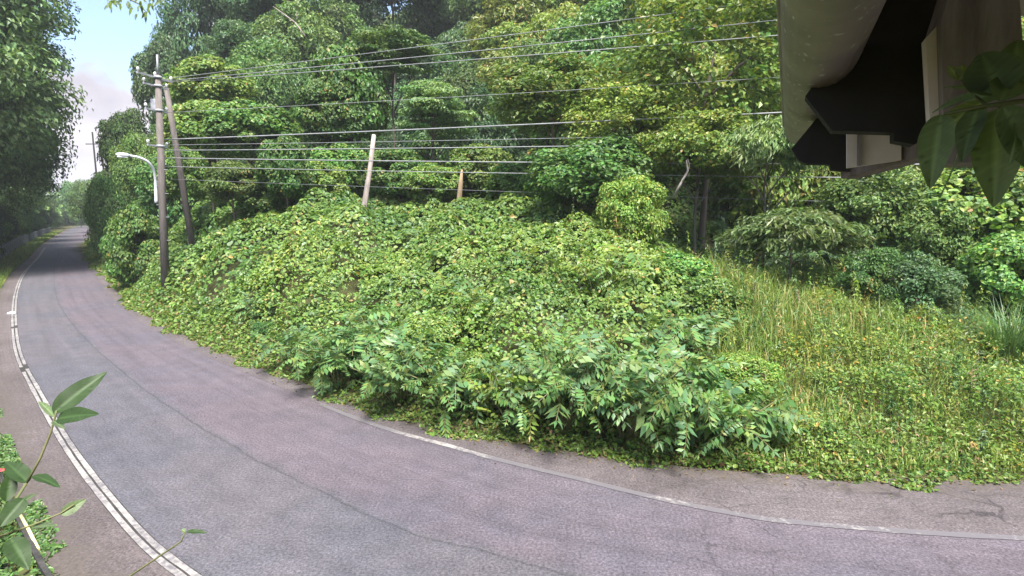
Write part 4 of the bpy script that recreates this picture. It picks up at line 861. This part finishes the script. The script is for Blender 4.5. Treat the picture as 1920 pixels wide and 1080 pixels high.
# ------------------------------------------------------------------ big leaves close to the camera
def big_leaf(b, t, w, nrm_, col, bend=.12, wav=.02, seed=0):
    """a single leaf from base b to tip t with midrib, world coordinates"""
    r = random.Random(seed); b = Vector(b); t = Vector(t); d = t - b; L = d.length; d.normalize(); s = d.cross(Vector(nrm_)).normalized(); n = s.cross(d); V = []; F = []; C = []
    NU, NV = 30, 8
    for i in range(NU + 1):
        u = i / NU; hw = w * .5 * (math.sin(math.pi * min(1, u ** .8)) ** .75 * (1 - .25 * u) if u < 1 else 0) + .0008
        for j in range(NV + 1):
            v = j / NV * 2 - 1; z = -bend * L * (u ** 2) * 1.0 + abs(v) * hw * .30 + math.sin(u * 14 + seed + v) * wav * L * abs(v) * .5
            V.append(b + d * (u * L) + s * (v * hw) + n * z)
            fr = (u * 8 - abs(v) * 1.1) % 1.0; k = .86 + .5 * max(0, 1 - abs(v) * 6) + .22 * max(0, 1 - abs(fr - .5) * 7) + .10 * math.sin(u * 5 + seed) * math.sin(v * 4 + seed * 2); k *= (.55 if r.random() < .02 else 1); C.append([c_ * k for c_ in col])
    for i in range(NU):
        for j in range(NV): a = i * (NV + 1) + j; F.append((a, a + 1, a + NV + 2, a + NV + 1))
    return mesh_np('leaf', np.array([tuple(v) for v in V]), np.array(F), np.array(C), True)
DG = (.098, .140, .070); DG2 = (.130, .182, .085); LG = (.19, .24, .11)
def branch_tree(name, label, stems, lvs, root_pts, rad):
    e = empty(name, root_pts[0], label=label, cat='shrub'); o = Vector(root_pts[0])
    m = MB(); m.tube([Vector(p) - o for p in root_pts], rad, 8); link('stem', m.mesh('stem', True), M_stem, e)
    for pts, r0, r1 in stems:
        m = MB(); n = len(pts); m.tube([P(*p) - o for p in pts], [r0 + (r1 - r0) * i / (n - 1) for i in range(n)], 6); link('twig', m.mesh('twig', True), M_stem, e)
    for i, (b, t, w, fn, col) in enumerate(lvs):
        B = P(*b); T_ = P(*t); dep = (b[2] + t[2]) / 2; n = (CAM - B).normalized() * fn[0] + Vector((0, 0, 1)) * fn[1] + Vector((1, 0, 0)) * fn[2]
        me = big_leaf(B, T_, w * dep / FPX, n, col, seed=i); me.transform(Matrix.Translation(-o)); link('leaf', me, M_near, e)
# right: a branch reaching in from outside the frame
lv = [((1765, 215, .72), (1742, 345, .70), 62, (1, .3, -.2), DG2), ((1872, 205, .68), (1866, 380, .66), 88, (1, .2, .1), DG2), ((1808, 235, .74), (1783, 372, .72), 20, (.4, .3, 1), DG2), ((1845, 190, .72), (1722, 268, .74), 44, (.8, .7, 0), LG),
      ((1830, 180, .70), (1745, 205, .74), 34, (.6, .9, 0), DG2), ((1860, 175, .68), (1770, 150, .76), 40, (.8, .6, .3), DG2), ((1875, 190, .66), (1905, 130, .7), 60, (1, .4, .2), DG2), ((1880, 180, .68), (1838, 90, .72), 95, (1, .3, 0), DG), ((1900, 175, .70), (1905, 60, .75), 90, (1, .2, -.2), DG),
      ((1880, 200, .62), (1960, 330, .62), 70, (1, .3, .2), DG), ((1905, 205, .64), (1915, 300, .60), 40, (.7, .3, .8), DG2), ((1800, 150, .78), (1778, 120, .80), 22, (.8, .6, 0), LG), ((1802, 150, .78), (1806, 116, .80), 22, (.8, .6, .2), LG), ((1835, 200, .70), (1800, 290, .66), 48, (.8, .5, -.4), DG), ((1895, 160, .75), (1800, 195, .80), 46, (.9, .5, 0), DG), ((1890, 210, .72), (1835, 320, .74), 36, (.5, .3, .9), DG)]
root = P(2300, 240, .75); rp = [Vector((root.x + .15, root.y - .05, 0)), Vector((root.x + .1, root.y, 2)), Vector((root.x + .05, root.y, 3.8)), root, P(2050, 195, .70), P(1960, 185, .67)]
branch_tree('leafy_branch', 'branch of broad dark leaves hanging beside the house timber', [([(1960, 185, .67), (1900, 192, .67), (1840, 200, .69), (1790, 210, .71), (1770, 214, .72)], .0035, .0018), ([(1880, 193, .68), (1872, 205, .68)], .002, .0012), ([(1850, 197, .69), (1815, 170, .75), (1802, 150, .78)], .002, .001)], lv, rp, [.02, .018, .014, .008, .005, .0035])
# left: a slender sapling below the camera
M1 = (.036, .07, .022)
lv = [((100, 775, 1.0), (196, 694, 1.05), 42, (1, .5, -.2), M1), ((108, 785, 1.0), (176, 772, .98), 36, (1, .5, 0), M1), ((103, 783, 1.0), (72, 746, 1.03), 14, (.4, .9, 0), DG2), ((100, 790, 1.0), (118, 798, .97), 14, (.8, .5, 0), DG), ((62, 892, .98), (108, 904, .94), 20, (.5, .9, 0), M1), ((52, 905, .98), (10, 860, 1.0), 34, (.8, .5, .3), M1),
      ((45, 935, .97), (0, 985, .93), 36, (.9, .5, 0), M1), ((115, 965, .95), (160, 936, .97), 22, (.6, .6, .5), DG2), ((60, 990, .96), (100, 980, .94), 16, (.5, .8, 0), DG), ((20, 1010, .95), (52, 1062, .92), 40, (.9, .4, 0), M1), ((350, 997, .8), (386, 996, .8), 9, (.5, .9, 0), M1), ((347, 997, .8), (341, 992, .8), 7, (.7, .5, 0), DG2), ((30, 950, .98), (62, 925, .97), 14, (.6, .6, .3), DG), ((12, 940, .98), (22, 880, 1.0), 26, (1, .3, .2), M1)]
sb = P(-120, 1250, .95)
branch_tree('sapling', 'slender sapling with a few oval leaves rising over the edge line', [([(50, 905, .98), (75, 860, .99), (95, 812, 1.0), (103, 783, 1.0), (106, 770, 1.0)], .0022, .0014), ([(0, 1005, .96), (60, 985, .96), (115, 962, .95), (140, 945, .96)], .002, .001), ([(-10, 1120, .93), (200, 1110, .85), (340, 1015, .8), (347, 997, .8)], .002, .0008)], lv,
            [Vector((sb.x - .1, sb.y, 0)), Vector((sb.x - .05, sb.y, 2.0)), sb, P(-10, 1000, .96), P(50, 905, .98)], [.012, .010, .006, .003, .0022])
# twig of leaves hanging into the sky gap from a tree beside the house
tw = []
R_ = random.Random(9); dt = 7.0
for i in range(46):
    x = R_.uniform(200, 305); y = R_.uniform(-12, 10) + (18 if 240 < x < 285 and R_.random() < .4 else 0); an = R_.uniform(.6, 2.6); tw.append(((x, y, dt + R_.uniform(-.3, .3)), (x + math.cos(an) * 11, y + math.sin(an) * 11, dt), 5, (.6, .6, R_.uniform(-.5, .5)), DG2))
q = P(150, -200, dt); branch_tree('overhanging_branch', 'leafy twigs hanging into the strip of sky at the top', [([(150, -200, dt), (190, -60, dt), (225, -10, dt), (262, 8, dt), (275, 24, dt)], .02, .004), ([(200, -45, dt), (260, -22, dt), (305, -6, dt)], .012, .004)], tw, [Vector((-9, 4.5, 0)), Vector((-8.6, 4.8, 5)), Vector((-7.6, 5.6, 9.0)), q], [.12, .09, .05, .03])

# ------------------------------------------------------------------ the house eave above the camera
AL = math.radians(26); U = Vector((math.sin(AL), math.cos(AL), 0)); Vv = Vector((math.cos(AL), -math.sin(AL), 0)); Z = Vector((0, 0, 1))
def H(a, b, c): return CAM + U * a + Vv * b + Z * c
house = empty('house', (H(-1, 1.2, 0).x, H(-1, 1.2, 0).y, -.05), label='corner of the house with gutter, dark eave boards and timber beam', cat='house'); HO = house.location.copy()
def hpart(name, m, mat, sm=False, bevel=0):
    me = m.mesh(name, sm, bevel); me.transform(Matrix.Translation(-HO)); return link(name, me, mat, house)
# half round gutter
m = MB(); R0, R1, c0, bb = .070, .066, .320, .042; prof = []
for k in range(15): t = math.pi * (1 + k / 14); prof.append((bb + R0 * math.cos(t), c0 + R0 * math.sin(t) * 1.05))
for k in range(15): t = math.pi * (2 - k / 14); prof.append((bb + R1 * math.cos(t), c0 + R1 * math.sin(t) * 1.05))
prof = [(b, c) for b, c in prof]
m.prism([H(-1.2, b, c) for b, c in prof], U * (1.2 + 2.38)); g_ob = hpart('gutter', m, M_gutter, True)
m = MB(); m.tube([H(-1.2, bb - R0, c0 + .004), H(2.38, bb - R0, c0 + .004)], .006, 8); hpart('gutter_bead', m, M_gutter, True)
m = MB(); m.prism([H(2.365, b, c) for b, c in prof[:15]], U * .012); hpart('gutter_end_cap', m, M_gutter)
# roof sheet over the eave, wall behind it
m = MB(); m.prism([H(-3.5, .02, c0 + .03), H(-3.5, 3.2, 1.6), H(-3.5, 3.2, 1.66), H(-3.5, .02, c0 + .07)], U * 5.7); hpart('roof', m, M_roof)
m = MB(); m.prism([H(-3.5, 1.3, -4.6), H(-3.5, 3.1, -4.6), H(-3.5, 3.1, 1.5), H(-3.5, 1.3, .8)], U * 4.6); hpart('wall', m, M_wall)
def plate(name, poly, a, thick, mat, bevel=.002):
    p0 = H(a, 0, 0); pts = [onplane(x, y, p0, U) for x, y in poly]; m = MB(); m.prism(pts, U * thick); return hpart(name, m, mat, bevel=0)
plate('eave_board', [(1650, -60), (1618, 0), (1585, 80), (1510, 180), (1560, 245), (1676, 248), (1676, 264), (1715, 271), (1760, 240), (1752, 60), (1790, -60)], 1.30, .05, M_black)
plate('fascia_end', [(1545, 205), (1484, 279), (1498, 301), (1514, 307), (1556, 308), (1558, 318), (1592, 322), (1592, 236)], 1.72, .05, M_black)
plate('window_panel', [(1588, 240), (1690, 240), (1690, 300), (1588, 315)], 1.62, .02, M_panel)
plate('panel_strip', [(1608, 242), (1615, 242), (1615, 310), (1608, 310)], 1.605, .013, M_timber)
m = MB(); a, b = P(1590, 320, 1.50), P(1760, 272, 1.28); dd_ = (b - a); m.beam(a - dd_ * 0, b + dd_ * .6, .06, .046); hpart('lower_beam', m, M_timber, bevel=.003)
m = MB(); a, b = P(1592, 300, 1.52), P(1755, 255, 1.30); dd_ = (b - a); m.beam(a, b + dd_ * .6, .03, .012); hpart('beam_trim', m, M_timber, bevel=.002)
plate('post_edge', [(1735, 72), (1765, 40), (1775, 300), (1748, 300)], 1.16, .03, M_panel)
plate('post', [(1764, 40), (1795, -60), (1900, -60), (1912, 0), (1935, 300), (1772, 305)], 1.13, .12, M_timber)

# ------------------------------------------------------------------ air
HAZE = 0.0006
if HAZE:
    m_, N_, L_, b_ = newmat('haze'); N_.remove(b_); v_ = N_.new('ShaderNodeVolumePrincipled'); v_.inputs['Color'].default_value = (.82, .87, .93, 1); v_.inputs['Density'].default_value = HAZE; v_.inputs['Anisotropy'].default_value = .2
    L_.new(v_.outputs[0], N_['Material Output'].inputs['Volume'])
    m = MB(); m.box((0, 480, 38), (1150, 1050, 42)); link('haze', m.mesh('haze'), m_, kind='stuff', label='thin pale haze in the valley air')
